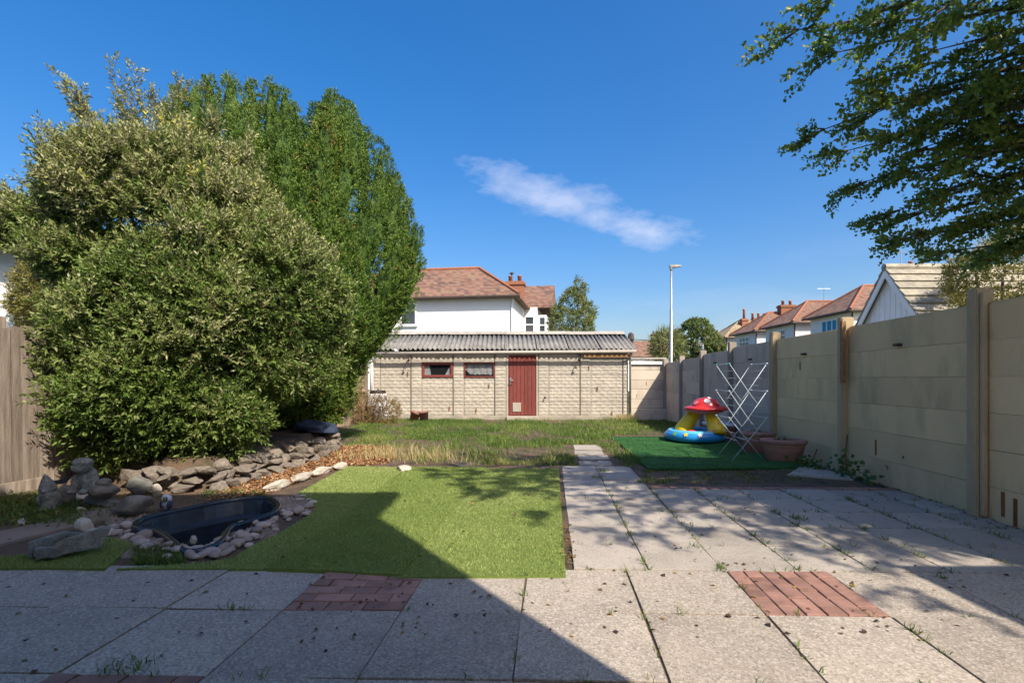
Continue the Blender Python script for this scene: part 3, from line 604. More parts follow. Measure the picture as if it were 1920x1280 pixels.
# ================================================================== GARAGE / SHED at the end of the lawn
SY = 16.3
def sx(x): return pX(x, SY)
def shed():
    rt = empty('concrete_garage', (-.35, SY, 0), 'long low sectional concrete garage with corrugated roof and red door', 'garage')
    ox = -.35
    def panel(w, h, seed):
        rr = random.Random(seed); rows_ = max(1, round(h/.1075)); n = max(1, round(w/.25)); b = MB(); rh = h/rows_
        for r in range(rows_):
            cuts = [0]+[(k+(.5 if r % 2 else 0)+rr.uniform(-.12, .12))/n*w for k in range(0 if r % 2 else 1, n)]+[w]
            cuts = sorted(c for c in cuts if 0 <= c <= w)
            for c0, c1 in zip(cuts, cuts[1:]):
                if c1-c0 < .03: continue
                nx_, nz_ = 5, 4; vs = []
                for j in range(nz_):
                    for i in range(nx_):
                        e = i in (0, nx_-1) or j in (0, nz_-1)
                        d = 0 if e else -(.004+rr.random()*.009+(.004 if j == 2 else 0))
                        fi = (i/(nx_-1)); fj = j/(nz_-1)
                        if not e: fi += rr.uniform(-.07, .07); fj += rr.uniform(-.06, .06)
                        vs.append((c0+(c1-c0)*fi-w/2, d, r*rh+rh*fj))
                b.add(vs, [(j*nx_+i, j*nx_+i+1, (j+1)*nx_+i+1, (j+1)*nx_+i) for j in range(nz_-1) for i in range(nx_-1)])
        b.box(-w/2, w/2, .002, .05, 0, h); return b.mesh()
    lay = [(700, 713, 'p'), (713, 771, 'P'), (771, 791, 'p'), (791, 850, 'W'), (850, 870, 'p'), (870, 928, 'W'), (928, 949, 'p'), (1009, 1029, 'p'), (1029, 1088, 'P'), (1088, 1108, 'p'), (1108, 1168, 'P'), (1168, 1178, 'p')]
    zt = [0, .43, .86, 1.29, 1.72, 1.97]; cache = {}
    for (a, b, kd) in lay:
        x0, x1 = sx(a), sx(b)
        for i in range(5):
            z0, z1 = zt[i], zt[i+1]
            if kd == 'W':
                if i == 2: z1 = 1.22
                if i == 3: continue
                if i == 4: z0 = 1.70
            w_ = round(x1-x0-.012, 2); key = (w_, round(z1-z0, 3), random.randint(0, 1))
            if key not in cache: cache[key] = panel(w_, z1-z0-.008, len(cache)); cache[key].materials.append(MT['rockface'])
            link('panel', cache[key], None, rt, ((x0+x1)/2-ox, (-.012 if kd == 'p' else 0), z0+.004))
    for a in (771, 850, 928, 1009, 1088, 1168): link('joint_bead', box(.022, .03, 1.95), MT['jointdark'], rt, (sx(a)-ox, -.008, .985))
    # body behind the panels, plinth, back and ends
    b = MB()
    for a, c in ((700, 791), (850, 870), (928, 950), (1008, 1178)): b.box(sx(a)-ox+.01, sx(c)-ox-.01, .06, .12, 0, 1.98)
    for a, c in ((791, 850), (870, 928)): b.box(sx(a)-ox-.01, sx(c)-ox+.01, .061, .12, 0, 1.215); b.box(sx(a)-ox-.01, sx(c)-ox+.01, .061, .12, 1.705, 1.98)
    b.box(sx(700)-ox+.01, sx(700)-ox+.1, .121, 3.2, 0, 1.98); b.box(sx(1178)-ox-.1, sx(1178)-ox-.01, .121, 3.2, 0, 1.98); b.box(sx(700)-ox+.1, sx(1178)-ox-.1, 3.1, 3.2, 0, 1.98)
    b.build('wall', MT['plinth'], rt)
    link('plinth', box(sx(1180)-sx(699), .3, .30, .015), MT['plinth'], rt, ((sx(1180)+sx(699))/2-ox, .07, -.155))
    # windows
    for k, (a, c) in enumerate(((791.5, 850), (870, 928))):
        x0, x1, z0, z1 = sx(a)-ox+.004, sx(c)-ox-.004, 1.222, 1.694
        fb = MB(); t = .075 if k == 0 else .04
        fb.box(x0, x1, -.045, .05, z1-t, z1).box(x0, x1, -.045, .05, z0, z0+t).box(x0, x0+t, -.045, .05, z0+t, z1-t).box(x1-t, x1, -.045, .05, z0+t, z1-t)
        fr = fb.build('window', MT['redwood'], rt)
        MB().box(x0+t, x1-t, .012, .018, z0+t, z1-t).build('pane', MT['glass'], fr)
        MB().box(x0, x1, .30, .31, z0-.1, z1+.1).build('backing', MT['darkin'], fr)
        w_ = x1-x0; h_ = z1-z0
        if k == 0:
            for poly in ([(.02, .1), (.28, .1), (.22, .95), (.02, .95)], [(.72, .1), (.98, .1), (.98, .95), (.93, .9)]):
                MB().add([(x0+w_*u, .024+.01*(i % 2), z0+h_*v) for i, (u, v) in enumerate(poly)]+[(x0+w_*u, .028+.01*(i % 2), z0+h_*v) for i, (u, v) in enumerate(poly)], [(0, 1, 2, 3), (7, 6, 5, 4), (0, 4, 5, 1), (1, 5, 6, 2), (2, 6, 7, 3), (3, 7, 4, 0)]).build('white_card', MT['cloth'], fr)
        else:
            cb = MB(); n = 14
            top = [(u/n, .97) for u in range(n+1)]; bot = [(u/n, .13+.10*abs(math.sin(u*1.3))+(.35 if u < 3 else 0)*(1-u/3)) for u in range(n+1)]
            cb.add([(x0+w_*u, .034+.01*math.sin(i*2.1), z0+h_*v) for i, (u, v) in enumerate(bot)]+[(x0+w_*u, .034+.01*math.sin(i*2.1), z0+h_*v) for i, (u, v) in enumerate(top)], [(i, i+1, n+2+i, n+1+i) for i in range(n)])
            cb.build('curtain', MT['cloth'], fr)
    # door
    x0, x1 = sx(953)-ox, sx(1005.5)-ox
    dr = MB().box(x0, x1, .0, .03, .0, 1.93).build('door', MT['redwood'], rt)
    pw = (x1-x0-.06)/7; pk = bmesh_bevel(box(pw-.006, .022, 1.84), .006); pk.materials.append(MT['redwood'])
    for i in range(7): link('plank', pk, None, dr, (x0+.03+pw*(i+.5), -.012, .93))
    link('cat_flap', bmesh_bevel(box(.26, .03, .29), .006), MT['terra_band'], dr, (x0+.27, -.03, .27)).data.materials[0] = MT['rockface']
    link('top_rail', box(x1-x0, .03, .07, .004), MT['redwood'], dr, ((x0+x1)/2, -.014, 1.90))
    link('handle', MB().tube([(x0+.07, -.03, 1.13), (x0+.07, -.075, 1.13), (x0+.17, -.075, 1.12)], .012).mesh(True), MT['steel'], dr)
    link('lock_plate', box(.05, .012, .17, .003), MT['steel'], dr, (x0+.07, -.028, 1.12)); link('hasp', box(.14, .02, .03, .003), MT['metal_dark'], dr, (x0+.05, -.03, .98))
    fb = MB().box(x0-.06, x0-.003, -.03, .06, 0, 1.97).box(x1+.003, x1+.05, -.03, .06, 0, 1.97).box(x0-.003, x1+.003, -.028, .06, 1.932, 1.97)
    fb.build('door_frame', MT['rockface'], rt)
    link('step', box(x1-x0+.1, .3, .12, .012), MT['plinth'], rt, ((x0+x1)/2, -.22, -.07))
    # timber lintel, hooks, tap
    link('lintel', box(sx(1180)-sx(1094), .06, .11, .006), MT['timber'], rt, ((sx(1180)+sx(1094))/2-ox, -.05, 1.90))
    for x in (765, 1083):
        X = sx(x)-ox
        MB().tube([(X+.05, -.02, 1.96), (X+.05, -.07, 1.72), (X+.03, -.08, 1.78), (X-.06, -.14, 1.62), (X-.07, -.14, 1.56)], .014).lathe([(.015, 0), (.045, -.05), (.04, -.07)], 10, (X-.07, -.14, 1.56)).build('wall_lamp', MT['metal_dark'], rt, True)
    MB().tube([(sx(1022)-ox, -.02, .60), (sx(1022)-ox, -.1, .60), (sx(1022)-ox, -.11, .54)], .018).build('tap', MT['metal_dark'], rt, True)
    for x, y in ((765, 700), (843, 765), (893, 769), (917, 723), (1120, 728), (1147, 774), (1104, 689)):
        p = at(x, y, SY); link('rust_stain', box(.03, .004, .14), MT['rust'], rt, (p.x-ox, -.042, p.z))
    # roof: corrugated sheets, ridge caps
    XL, XR = -4.24-ox, 3.86-ox; ye, yr, ze, zr = -.24, 1.5, 2.10, 2.73; ns = 8; sw = (XR-XL)/ns; corr = 7
    def sheet_mesh(flip):
        n = corr*8; vs = []
        for i in range(n+1):
            x = -sw/2-.03+(sw+.06)*i/n; a = .032*math.cos(2*math.pi*corr*i/n)
            for (y, z) in ((0, 0), (yr-ye, zr-ze)): vs += [(x, y, z+a), (x, y, z+a-.012)]
        f = []
        for i in range(n):
            p = i*4; f += [(p, p+4, p+6, p+2), (p+1, p+3, p+7, p+5), (p, p+1, p+5, p+4), (p+2, p+6, p+7, p+3)]
        f += [(0, 2, 3, 1), (n*4, n*4+1, n*4+3, n*4+2)]
        me = mesh(vs, f, smooth_=True); return me
    sm_ = sheet_mesh(0); sm_.materials.append(MT['asbestos'])
    for i in range(ns):
        X = XL+sw*(i+.5)
        link('roof_sheet', sm_, None, rt, (X, ye, ze+.006*(i % 2)+random.uniform(0, .004)))
        link('roof_sheet', sm_, None, rt, (X, 2*yr-ye, ze+.006*(i % 2)), (0, 0, math.pi))
        c = MB(); pr = [(-.26, -.075), (-.10, .0), (0, .035), (.10, .0), (.26, -.075)]
        c.add([(x, y, z) for x in (-sw/2-.02, sw/2+.02) for y, z in pr]+[(x, y, z-.02) for x in (-sw/2-.02, sw/2+.02) for y, z in pr],
              [(k, k+1, 5+k+1, 5+k) for k in range(4)]+[(10+k, 15+k, 16+k, 11+k) for k in range(4)]+[(0, 5, 15, 10), (4, 14, 19, 9)]+[(k, 10+k, 11+k, k+1) for k in range(4)]+[(5+k, 6+k, 16+k, 15+k) for k in range(4)])
        c.build('ridge_cap', MT['ridge'], rt, False, (X, yr, zr+.055+.008*(i % 2)))
    for sgn, X in ((-1, sx(700)-ox+.055), (1, sx(1178)-ox-.055)):
        MB().add([(X-.04, .06, 1.98), (X-.04, 3.1, 1.98), (X-.04, 1.5, 2.62), (X+.04, .06, 1.98), (X+.04, 3.1, 1.98), (X+.04, 1.5, 2.62)], [(0, 1, 2), (5, 4, 3), (0, 3, 4, 1), (1, 4, 5, 2), (2, 5, 3, 0)]).build('gable', MT['plinth'], rt)
    MB().box(XL+.05, XR-.05, -.045, .06, 1.985, 2.05).build('eaves_filler', MT['plinth'], rt)
    MB().tube([(XL-.12, -.31, 1.955), (-1, -.31, 1.99), (XR+.02, -.31, 2.03)], .048, 10).build('gutter', MT['pvc'], rt, True)
    MB().tube([(sx(698.5)-ox, -.16, 1.97), (sx(698.5)-ox, -.14, 1.5), (sx(698.5)-ox, -.14, .70)], .045, 10).build('downpipe', MT['upvc'], rt, True)
    MB().tube([(sx(1180.5)-ox, -.30, 2.02), (sx(1180.5)-ox, -.08, 1.85), (sx(1180.5)-ox, -.08, -.1)], .036, 10).build('downpipe', MT['pvc'], rt, True)
shed()

# ================================================================== HOUSES
def window(parent, x0, x1, z0, z1, y, mat='pane', axis='y', bars=1, transom=True, name='window'):
    """window in a wall that faces -y (axis y) or -x (axis x) of the parent's frame"""
    def B(mb, a0, a1, d0, d1, c0, c1): return mb.box(a0, a1, y+d0, y+d1, c0, c1) if axis == 'y' else mb.box(y+d0, y+d1, a0, a1, c0, c1)
    fb = MB(); t = .07; B(fb, x0, x1, -.05, .02, z0, z0+t); B(fb, x0, x1, -.05, .02, z1-t, z1); B(fb, x0, x0+t, -.05, .02, z0+t, z1-t); B(fb, x1-t, x1, -.05, .02, z0+t, z1-t)
    for k in range(1, bars): xm = x0+(x1-x0)*k/bars; B(fb, xm-t/2, xm+t/2, -.048, .02, z0+t, z1-t)
    if transom: zm = z0+(z1-z0)*.68; B(fb, x0+t, x1-t, -.052, .018, zm-t/2, zm+t/2)
    fr = fb.build(name, MT['upvc'], parent)
    B(MB(), x0+t*.5, x1-t*.5, -.015, -.005, z0+t*.5, z1-t*.5).build('pane', MT[mat], fr)
    B(MB(), x0-.06, x1+.06, -.11, .0, z0-.06, z0-.002).build('sill', MT['upvc'], fr)
    return fr
def hip_roof(x0, x1, y0, y1, ze, zr, oh=.35, gable_right=False):
    b = MB(); x0 -= oh; x1 += oh; y0 -= oh; y1 += oh; h = min(x1-x0, y1-y0)/2
    ym = (y0+y1)/2; r1 = x1 if gable_right else x1-h
    top = [(x0, y0, ze), (x1, y0, ze), (x1, y1, ze), (x0, y1, ze), (x0+h, ym, zr), (r1, ym, zr)]
    n = 6; b.add(top+[(x, y, z-.12) for x, y, z in top[:4]], [(0, 1, 5, 4), (1, 2, 5), (2, 3, 4, 5), (3, 0, 4), (0, 6, 7, 1), (1, 7, 8, 2), (2, 8, 9, 3), (3, 9, 6, 0), (6, 9, 8, 7)])
    return b.mesh(), top
def house(name, loc, rz, Wd, D, ze, zr, label, roof='roof_red', wall='white', gable_right=False, group=None, hips=True):
    rt = empty(name, loc, label, 'house', group, rz)
    MB().box(0, Wd, 0, D, -.5, ze-.02).build('wall', MT[wall], rt)
    me, t = hip_roof(0, Wd, 0, D, ze+.05, zr, .35, gable_right); rf = link('roof', me, MT[roof], rt)
    hb = 'ridge_red' if roof == 'roof_red' else roof
    if hips:
        for a, b in ((0, 4), (4, 5), (3, 4))+(() if gable_right else ((1, 5), (2, 5))):
            MB().tube([Vector(t[a])+Vector((0, 0, .02)), Vector(t[b])+Vector((0, 0, .02))], .09, 6).build('ridge_tiles', MT[hb], rf)
    g = MB(); x0, x1, y0, y1 = -.35, Wd+.35, -.35, D+.35; zz = ze-.04
    g.tube([(x0-.05, y0-.05, zz), (x1+.05, y0-.05, zz)], .06, 6); g.tube([(x0-.05, y0-.05, zz-.005), (x0-.05, y1, zz-.005)], .06, 6)
    g.build('gutter', MT['metal_dark'], rt)
    return rt, rf
def chimney(rf, x, y, z0, z1, w=.8, d=.5, pots=2, ph=.4):
    ch = MB().box(x-w/2, x+w/2, y-d/2, y+d/2, z0, z1).box(x-w/2-.07, x+w/2+.07, y-d/2-.07, y+d/2+.07, z1-.22, z1-.08).build('chimney', MT['stack'], rf)
    for k in range(pots):
        xx = x+(k-(pots-1)/2)*w*.5
        MB().lathe([(.13, z1-.01), (.11, z1+ph*.8), (.14, z1+ph*.85), (.14, z1+ph)], 10, (xx, y, 0)).build('chimney_pot', MT['pot_red'], ch, True)
# the white house behind the garage (turned a little so its right side shows)
HA = -.15
ca, sa = math.cos(HA), math.sin(HA); cX, cY = .05, 25.0; LW = 9.5; DW = 4.3
rt, rf = house('white_house', (cX-LW*ca, cY-LW*sa, 0), HA, LW, DW, 5.2, 7.08, 'white rendered house with red tiled hip roof behind the garage')
window(rt, LW-5.75, LW-4.9, 3.85, 4.98, 0); chimney(rf, LW-.7, DW+1.2, 5.5, 6.95, 1.1, .6, 2, .35)
MB().tube([(LW-.9, DW+1.2, 7.28), (LW-.9, DW+1.2, 7.45)], .05).lathe([(.16, 7.45), (.03, 7.55)], 10, (LW-.9, DW+1.2, 0)).build('cowl', MT['metal_dark'], rf)
MB().tube([(LW+.02, -.1, 5.1), (LW-.05, -.05, 4.8), (LW-.05, -.05, 0)], .04, 6).build('downpipe', MT['upvc'], rt)
# right wing of that house with bay window
b = MB().box(LW-1.5, LW+.75, DW+.02, DW+5, -.5, 5.25); b.build('wing_wall', MT['white'], rt)
me, t = hip_roof(LW-2.2, LW+1.2, DW+.4, DW+5, 5.35, 6.95, .35, True); link('wing_roof', me, MT['roof_red'], rt)
MB().box(LW+.76, LW+1.25, DW+.35, DW+2.6, 2.0, 4.85).build('bay', MT['upvc'], rt)
window(rt, LW+.80, LW+1.22, 3.2, 4.75, DW+.34, bars=1)
window(rt, LW+.02, LW+.60, 3.2, 4.75, DW+.0, bars=1)
# row of houses along the street on the right
specs = [(20.4, 30.7, 'roof_red', 'white hip-roofed house with turquoise curtains, nearest in the row beyond the fence'),
         (20.6, 37.3, 'roof_red', 'white hip-roofed house second in the row, with dark downpipe on its corner'),
         (20.95, 43.9, 'roof_red', 'white hip-roofed house third in the row, with twin-potted chimney behind its hip'),
         (21.3, 50.8, 'roof_tan', 'hip-roofed house with ribbed tan tiles, fourth and farthest large one in the row')]
for i, (x, y, rm, lb) in enumerate(specs):
    rt, rf = house('terraced_house', (x, y, 0), 0, 9.5, 4.3, 5.25, 7.12, lb, rm, group='houses along the street beyond the fence')
    if i == 0:
        fr = window(rt, 1.35, 3.0, 3.75, 4.95, 0, 'curtain', 'x', 3, False); chimney(rf, 5.2, 2.2, 6.5, 8.3, .7, .5, 1)
        MB().tube([(4.6, 2.2, 7), (4.6, 2.2, 9.4)], .025, 6).tube([(4.3, 2.2, 9.3), (4.9, 2.2, 9.3)], .02, 6).build('aerial', MT['steel'], rf)
    else:
        window(rt, 1.2, 3.2, 3.6, 4.9, 0, 'pane', 'x', 3, True); window(rt, 1.2, 2.6, 3.5, 4.9, 0, 'pane', 'y', 2, False)
    MB().tube([(-.05, -.08, 5.15), (-.06, -.07, 0)], .05, 6).build('downpipe', MT['metal_dark'], rt)
    if i == 2:
        chimney(rf, 3.6, 1.9, 6.2, 7.75, 1.3, .7, 2)
    if i == 1: MB().tube([(3.4, 2.1, 7), (3.4, 2.1, 8.2)], .02, 5).tube([(2.9, 2.1, 8.1), (3.9, 2.1, 8.1)], .015, 5).build('aerial', MT['steel'], rf)
    if i == 3: chimney(rf, 2.4, 1.5, 6.0, 7.3, .6, .5, 1, 1.0); chimney(rf, 4.2, 2.2, 6.5, 7.45, 1.2, .6, 3, .5)
rt, rf = house('distant_house', (22.5, 60, 0), 0, 7, 5, 5.0, 7.0, 'small grey-roofed house end on beyond the ribbed tan roof', 'roof_grey', hips=False)
rt, rf = house('distant_house', (15.6, 70, 0), .2, 9, 5, 4.2, 6.6, 'low distant house with dull roofs seen just right of the garage roof', 'roof_red', hips=False); chimney(rf, 5.5, 2.4, 6, 7.6, 1, .6, 2)
# white gable next door
def gable_house():
    X0, YA, ZA, hw, sl, ln = 11.0, 14.9, 4.38, 2.0, 1.26, 7.5
    rt = empty('gabled_outbuilding', (X0, YA, 0), 'white boarded gable with weathered tiled roof just over the right fence', 'building')
    ze = ZA-hw*sl
    MB().box(.03, ln, -hw+.1, hw-.1, -.5, ze).build('wall', MT['white'], rt)
    for i in range(18):
        y0 = -hw+.1+(2*hw-.2)*i/18; y1 = y0+(2*hw-.2)/18-.012
        def zz(y): return ZA-.12-abs(y)*sl
        top = [(y0, zz(y0)), (y1, zz(y1))]
        b = MB(); v = []
        for x in (0, .028): v += [(x, y0, ze-.3), (x, y1, ze-.3), (x, y1, max(zz(y1), ze-.2)), (x, y0, max(zz(y0), ze-.2))]
        b.add(v, [(0, 3, 2, 1), (4, 5, 6, 7), (0, 1, 5, 4), (1, 2, 6, 5), (2, 3, 7, 6), (3, 0, 4, 7)]); b.build('cladding_board', MT['upvc'], rt)
    for s in (-1, 1):
        MB().add([(-.16, 0, ZA-.02), (-.16, s*(hw+.2), ZA-(hw+.2)*sl-.02), (-.16, s*(hw+.2), ZA-(hw+.2)*sl-.24), (-.16, 0, ZA-.26), (-.12, 0, ZA-.02), (-.12, s*(hw+.2), ZA-(hw+.2)*sl-.02), (-.12, s*(hw+.2), ZA-(hw+.2)*sl-.24), (-.12, 0, ZA-.26)],
                 [(0, 1, 2, 3), (7, 6, 5, 4), (0, 4, 5, 1), (1, 5, 6, 2), (2, 6, 7, 3), (3, 7, 4, 0)]).build('barge_board', MT['upvc'], rt)
        nc = 12; L = (hw+.25)*math.hypot(1, sl); e = L/nc; ang = math.atan(sl)
        cm = bmesh_bevel(MB().add([(-.18, 0, .0), (ln, 0, .0), (ln, e+.06, .0), (-.18, e+.06, .0), (-.18, 0, .075), (ln, 0, .075), (ln, e+.06, .016), (-.18, e+.06, .016)], [(0, 3, 2, 1), (4, 5, 6, 7), (0, 1, 5, 4), (1, 2, 6, 5), (2, 3, 7, 6), (3, 0, 4, 7)]).mesh(), .004)
        cm.materials.append(MT['roof_grey'])
        for k in range(nc):
            d = L-e*k; yb = d*math.cos(ang); zb = ZA-d*math.sin(ang)
            if s < 0: link('tile_course', cm, None, rt, (0, -yb, zb), (ang, 0, 0))
            else: link('tile_course', cm, None, rt, (ln-.18, yb, zb), (ang, 0, math.pi))
    MB().tube([(-.18, 0, ZA+.03), (ln, 0, ZA+.03)], .11, 8).build('ridge_tiles', MT['roof_grey'], rt)
gable_house()
# neighbour on the left
rt, rf = house('neighbour_house', (-18.35, 8.3, 0), 0, 10.3, 7, 3.35, 4.5, 'cream rendered house wall with dark eaves at the far left edge', 'lead', 'white', hips=False)
# our own house behind the camera, whose shadow lies on the patio
rt, rf = house('own_house', (-9.5, -8.3, 0), 0, 11.5, 8.03, 6.12, 8.6, 'two storey house behind the viewpoint, seen only by its shadow on the patio', 'roof_red', 'white', hips=False)
# outbuilding beyond the fence on the right, its shadow edges the patio
rt = empty('neighbour_outbuilding', (4.1, -1.6, 0), 'flat-roofed outbuilding beyond the right fence, seen only by its shadow', 'outbuilding')
MB().box(0, 3, -2.6, 2.3, -.5, 2.75).build('wall', MT['white'], rt); MB().box(-.08, 3.1, -2.7, 2.4, 2.752, 2.88).build('roof', MT['asbestos'], rt)

# ================================================================== STREET LAMPS, POLE
def lamp(x, ytop, Y, label):
    p = at(x, ytop, Y); rt = empty('street_lamp', (p.x, p.y, -.5), label, 'street lamp', 'street lamps'); h = p.z+.5
    MB().tube([(0, 0, 0), (0, 0, 1.3), (0, 0, 1.31), (0, 0, h*.72), (0, 0, h*.725), (0, 0, h-.05)], [.09, .09, .065, .06, .045, .045], 10).build('column', MT['steel'], rt, True)
    MB().lathe([(.06, h-.16), (.065, h-.1), (.06, h+.02), (.03, h+.05)], 10).build('collar', MT['steel'], rt, True)
    hd = MB().add([(-.08, -.06, h-.04), (.15, -.12, h-.05), (.42, -.09, h+.0), (.42, .09, h+.0), (.15, .12, h-.05), (-.08, .06, h-.04), (-.08, -.06, h+.07), (.15, -.12, h+.08), (.42, -.09, h+.05), (.42, .09, h+.05), (.15, .12, h+.08), (-.08, .06, h+.07)],
        [(0, 5, 4, 3, 2, 1), (6, 7, 8, 9, 10, 11)]+[(i, (i+1) % 6, 6+(i+1) % 6, 6+i) for i in range(6)]); link('lamp_head', bmesh_bevel(hd.mesh(), .015, 2), MT['pvc'], rt)
lamp(1258.5, 500, 22, 'tall grey street lamp standing just beyond the far corner of the fence'); lamp(1318, 617, 50, 'small distant white street lamp in front of the leafy tree')
p = at(1183, 626, 38); rt = empty('utility_pole', (p.x, p.y, -.5), 'dark utility pole top with wires right of the garage roof', 'utility pole')
MB().tube([(0, 0, 0), (0, 0, p.z+.5)], [.14, .11], 8).build('pole', MT['bark'], rt); MB().lathe([(.16, p.z-.1), (.26, p.z+.1), (.2, p.z+.5), (.05, p.z+.62)], 8).build('pole_cap', MT['metal_dark'], rt)
for dx_, dz_ in ((-30, 1.2), (40, -.4), (38, .6)): MB().tube([(0, 0, p.z+.1)]+[(dx_*t, 6*t, p.z+.1+dz_*t-2.2*t*(1-t)) for t in (.25, .5, .75, 1)], .02, 4).build('wire', MT['rubber'], rt)

# ================================================================== FOLIAGE
def noise3(p, s, o=0.): return np.array([mnoise.noise(Vector(q)*s+Vector((o, o, o))) for q in p])
def ell_points(ells, n):
    """points on the outside of a union of ellipsoids, with outward normals"""
    C = np.array([e[0] for e in ells]); Rr = np.array([e[1] for e in ells]); ar = np.array([(r[0]*r[1]*r[2])**(2/3) for r in Rr]); ar /= ar.sum()
    P_, N_ = [], []; tot = 0
    while tot < n:
        k = rng.choice(len(ells), 4*n, p=ar); d = unit(rng.normal(size=(4*n, 3))); p = C[k]+d*Rr[k]; nn = unit(d/Rr[k])
        ins = np.zeros(len(p), bool)
        for j in range(len(ells)): ins |= (np.sum(((p-C[j])/(Rr[j]*.93))**2, 1) < 1) & (k != j)
        p, nn = p[~ins], nn[~ins]; P_.append(p); N_.append(nn); tot += len(p)
    return np.concatenate(P_)[:n], np.concatenate(N_)[:n]
def sprigs(p, d, nl, length, L, Wd, tone, jitter=.9, bright=None):
    """nl leaves along a twig from each p in direction d"""
    n = len(p); d = unit(d); q = unit(np.cross(d, rng.normal(size=(n, 3)))); r = np.cross(d, q)
    B, A, Nn, T = [], [], [], []
    for i in range(nl):
        t = (i+.5)/nl; a = i*2.4+rng.normal(0, .5, n); o = q*np.cos(a)[:, None]+r*np.sin(a)[:, None]
        B.append(p+d*length[:, None]*t); A.append(unit(d*(.35+.9*t)+o*jitter+rng.normal(0, .18, (n, 3)))); Nn.append(unit(d*.6-o*.5+rng.normal(0, .4, (n, 3)))); T.append(tone+rng.normal(0, .07, n)+.06*t)
    B, A, Nn, T = map(np.concatenate, (B, A, Nn, T)); m = len(B)
    return leaf_mesh(B, A, Nn, rng.uniform(.6, 1.3, m)*L, rng.uniform(.75, 1.2, m)*Wd, np.clip(T, 0, 1))
def twig_mesh(p, d, length, r=.004):
    n = len(p); d = unit(d); q = unit(np.cross(d, rng.normal(size=(n, 3))))*r; s = np.cross(d, q); e = p+d*length[:, None]
    v = np.stack([p+q, p-q*.5+s*.87, p-q*.5-s*.87, e], 1).reshape(-1, 3); i = np.arange(n)[:, None]*4
    return fast(v, np.concatenate([i+np.array([[0, 1, 3]]), i+np.array([[1, 2, 3]]), i+np.array([[2, 0, 3]])], 1).reshape(-1, 3))
def E(x, y, Y, rx, rz, ry): p = at(x, y, Y); return ((p.x, p.y, p.z), (rx/F*Y, ry, rz/F*Y))
# --- big evergreen bush on the left
ells = [E(325, 745, 6.2, 165, 125, 1.1), E(262, 765, 6.0, 92, 100, .8), E(368, 580, 6.3, 185, 160, 1.3), E(170, 430, 6.6, 115, 65, .8), E(310, 400, 6.6, 190, 150, 1.2), E(190, 340, 6.6, 75, 70, .6),
        E(520, 560, 6.6, 110, 160, .95), E(520, 680, 6.6, 85, 70, .8), E(60, 430, 6.8, 55, 40, .5), E(430, 765, 6.0, 60, 60, .5), E(185, 650, 5.8, 42, 24, .35), E(240, 500, 6.5, 125, 85, 1.0)]
cpn, cnn = ell_points(ells, 760); k_ = (cnn[:, 1] < .45) | (rng.random(len(cpn)) < .35); cpn, cnn = cpn[k_], cnn[k_]
cpn = cpn+cnn*(.38*noise3(cpn, 1.2)+.2*noise3(cpn, 2.8, 5)-rng.uniform(.2, .42, len(cpn)))[:, None]
p, nn, cl_ = [], [], []
for c, q in zip(cpn, cnn):                      # rounded clumps of shoots
    hz = min(1, max(0, (c[2]-.6)/3.2)); k = 40; d0 = unit(rng.normal(size=(k*2, 3))); ax = unit((q*.8+np.array([0, -.05, .45]))[None])[0]; d0 = d0[d0 @ ax > -.15][:k]; r_ = rng.uniform(.15, .33)
    p.append(c+d0*np.array([r_, r_, r_*.72])*rng.uniform(.72, 1.08, len(d0))[:, None]); nn.append(d0); cl_.append(np.full(len(d0), rng.normal(0, .5))+.6*(d0 @ ax)-.3)
p, nn, cl_ = map(np.concatenate, (p, nn, cl_))
inner, inn_n = ell_points([(c, tuple(r_*.80 for r_ in r)) for c, r in ells], 7500)
zz = p[:, 2]; up = np.clip((zz-.5)/3.5, 0, 1)[:, None]
d = nn*(1-.3*up)+np.array([[0, -.1, 1]])*(.25+.7*up)+rng.normal(0, .3, (len(p), 3))
# tall wands at the top
wb, wd_ = [], []
for (x0, y0, x1, y1) in ((190, 260, 100, 130), (180, 250, 122, 150), (240, 250, 208, 112), (255, 240, 252, 125), (330, 250, 330, 145), (300, 240, 285, 180), (160, 320, 70, 330), (60, 400, -30, 330), (150, 230, 150, 170), (390, 260, 400, 215), (250, 270, 228, 190), (120, 380, 40, 345), (130, 330, 85, 240), (450, 330, 470, 255), (80, 420, 10, 350)):
    a, b = at(x0, y0, 6.6), at(x1, y1, 6.5)
    for t in np.linspace(0, .97, 20):
        for _ in range(1 if t > .6 else 2): wb.append(a.lerp(b, t)+Vector((random.gauss(0, .012+.06*(1-t)), random.gauss(0, .03), random.gauss(0, .02)))); wd_.append((b-a).normalized()+Vector((random.gauss(0, .5), random.gauss(0, .5), random.gauss(0, .3))))
wb, wd_ = np.array(wb), np.array(wd_)
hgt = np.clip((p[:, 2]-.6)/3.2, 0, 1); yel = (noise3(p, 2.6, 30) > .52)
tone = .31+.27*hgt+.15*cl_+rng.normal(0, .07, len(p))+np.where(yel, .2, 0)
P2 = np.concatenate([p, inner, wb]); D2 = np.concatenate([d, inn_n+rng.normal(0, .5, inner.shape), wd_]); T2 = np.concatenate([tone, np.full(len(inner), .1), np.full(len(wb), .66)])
keepz = P2[:, 2] > .12; P2, D2, T2 = P2[keepz], D2[keepz], T2[keepz]
ln_ = rng.uniform(.10, .20, len(P2))
bush = empty('evergreen_bush', (-3.9, 6.3, .25), 'huge rounded evergreen bush with silvery top, front left', 'bush')
def child(name, me, mat, parent):
    o = link(name, me, mat, parent); o.matrix_parent_inverse = Matrix.Translation(-Vector(parent.location)); return o
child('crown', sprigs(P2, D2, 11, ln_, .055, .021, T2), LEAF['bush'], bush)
child('twigs', twig_mesh(P2, D2, ln_), MT['bark'], bush)
tb = MB()
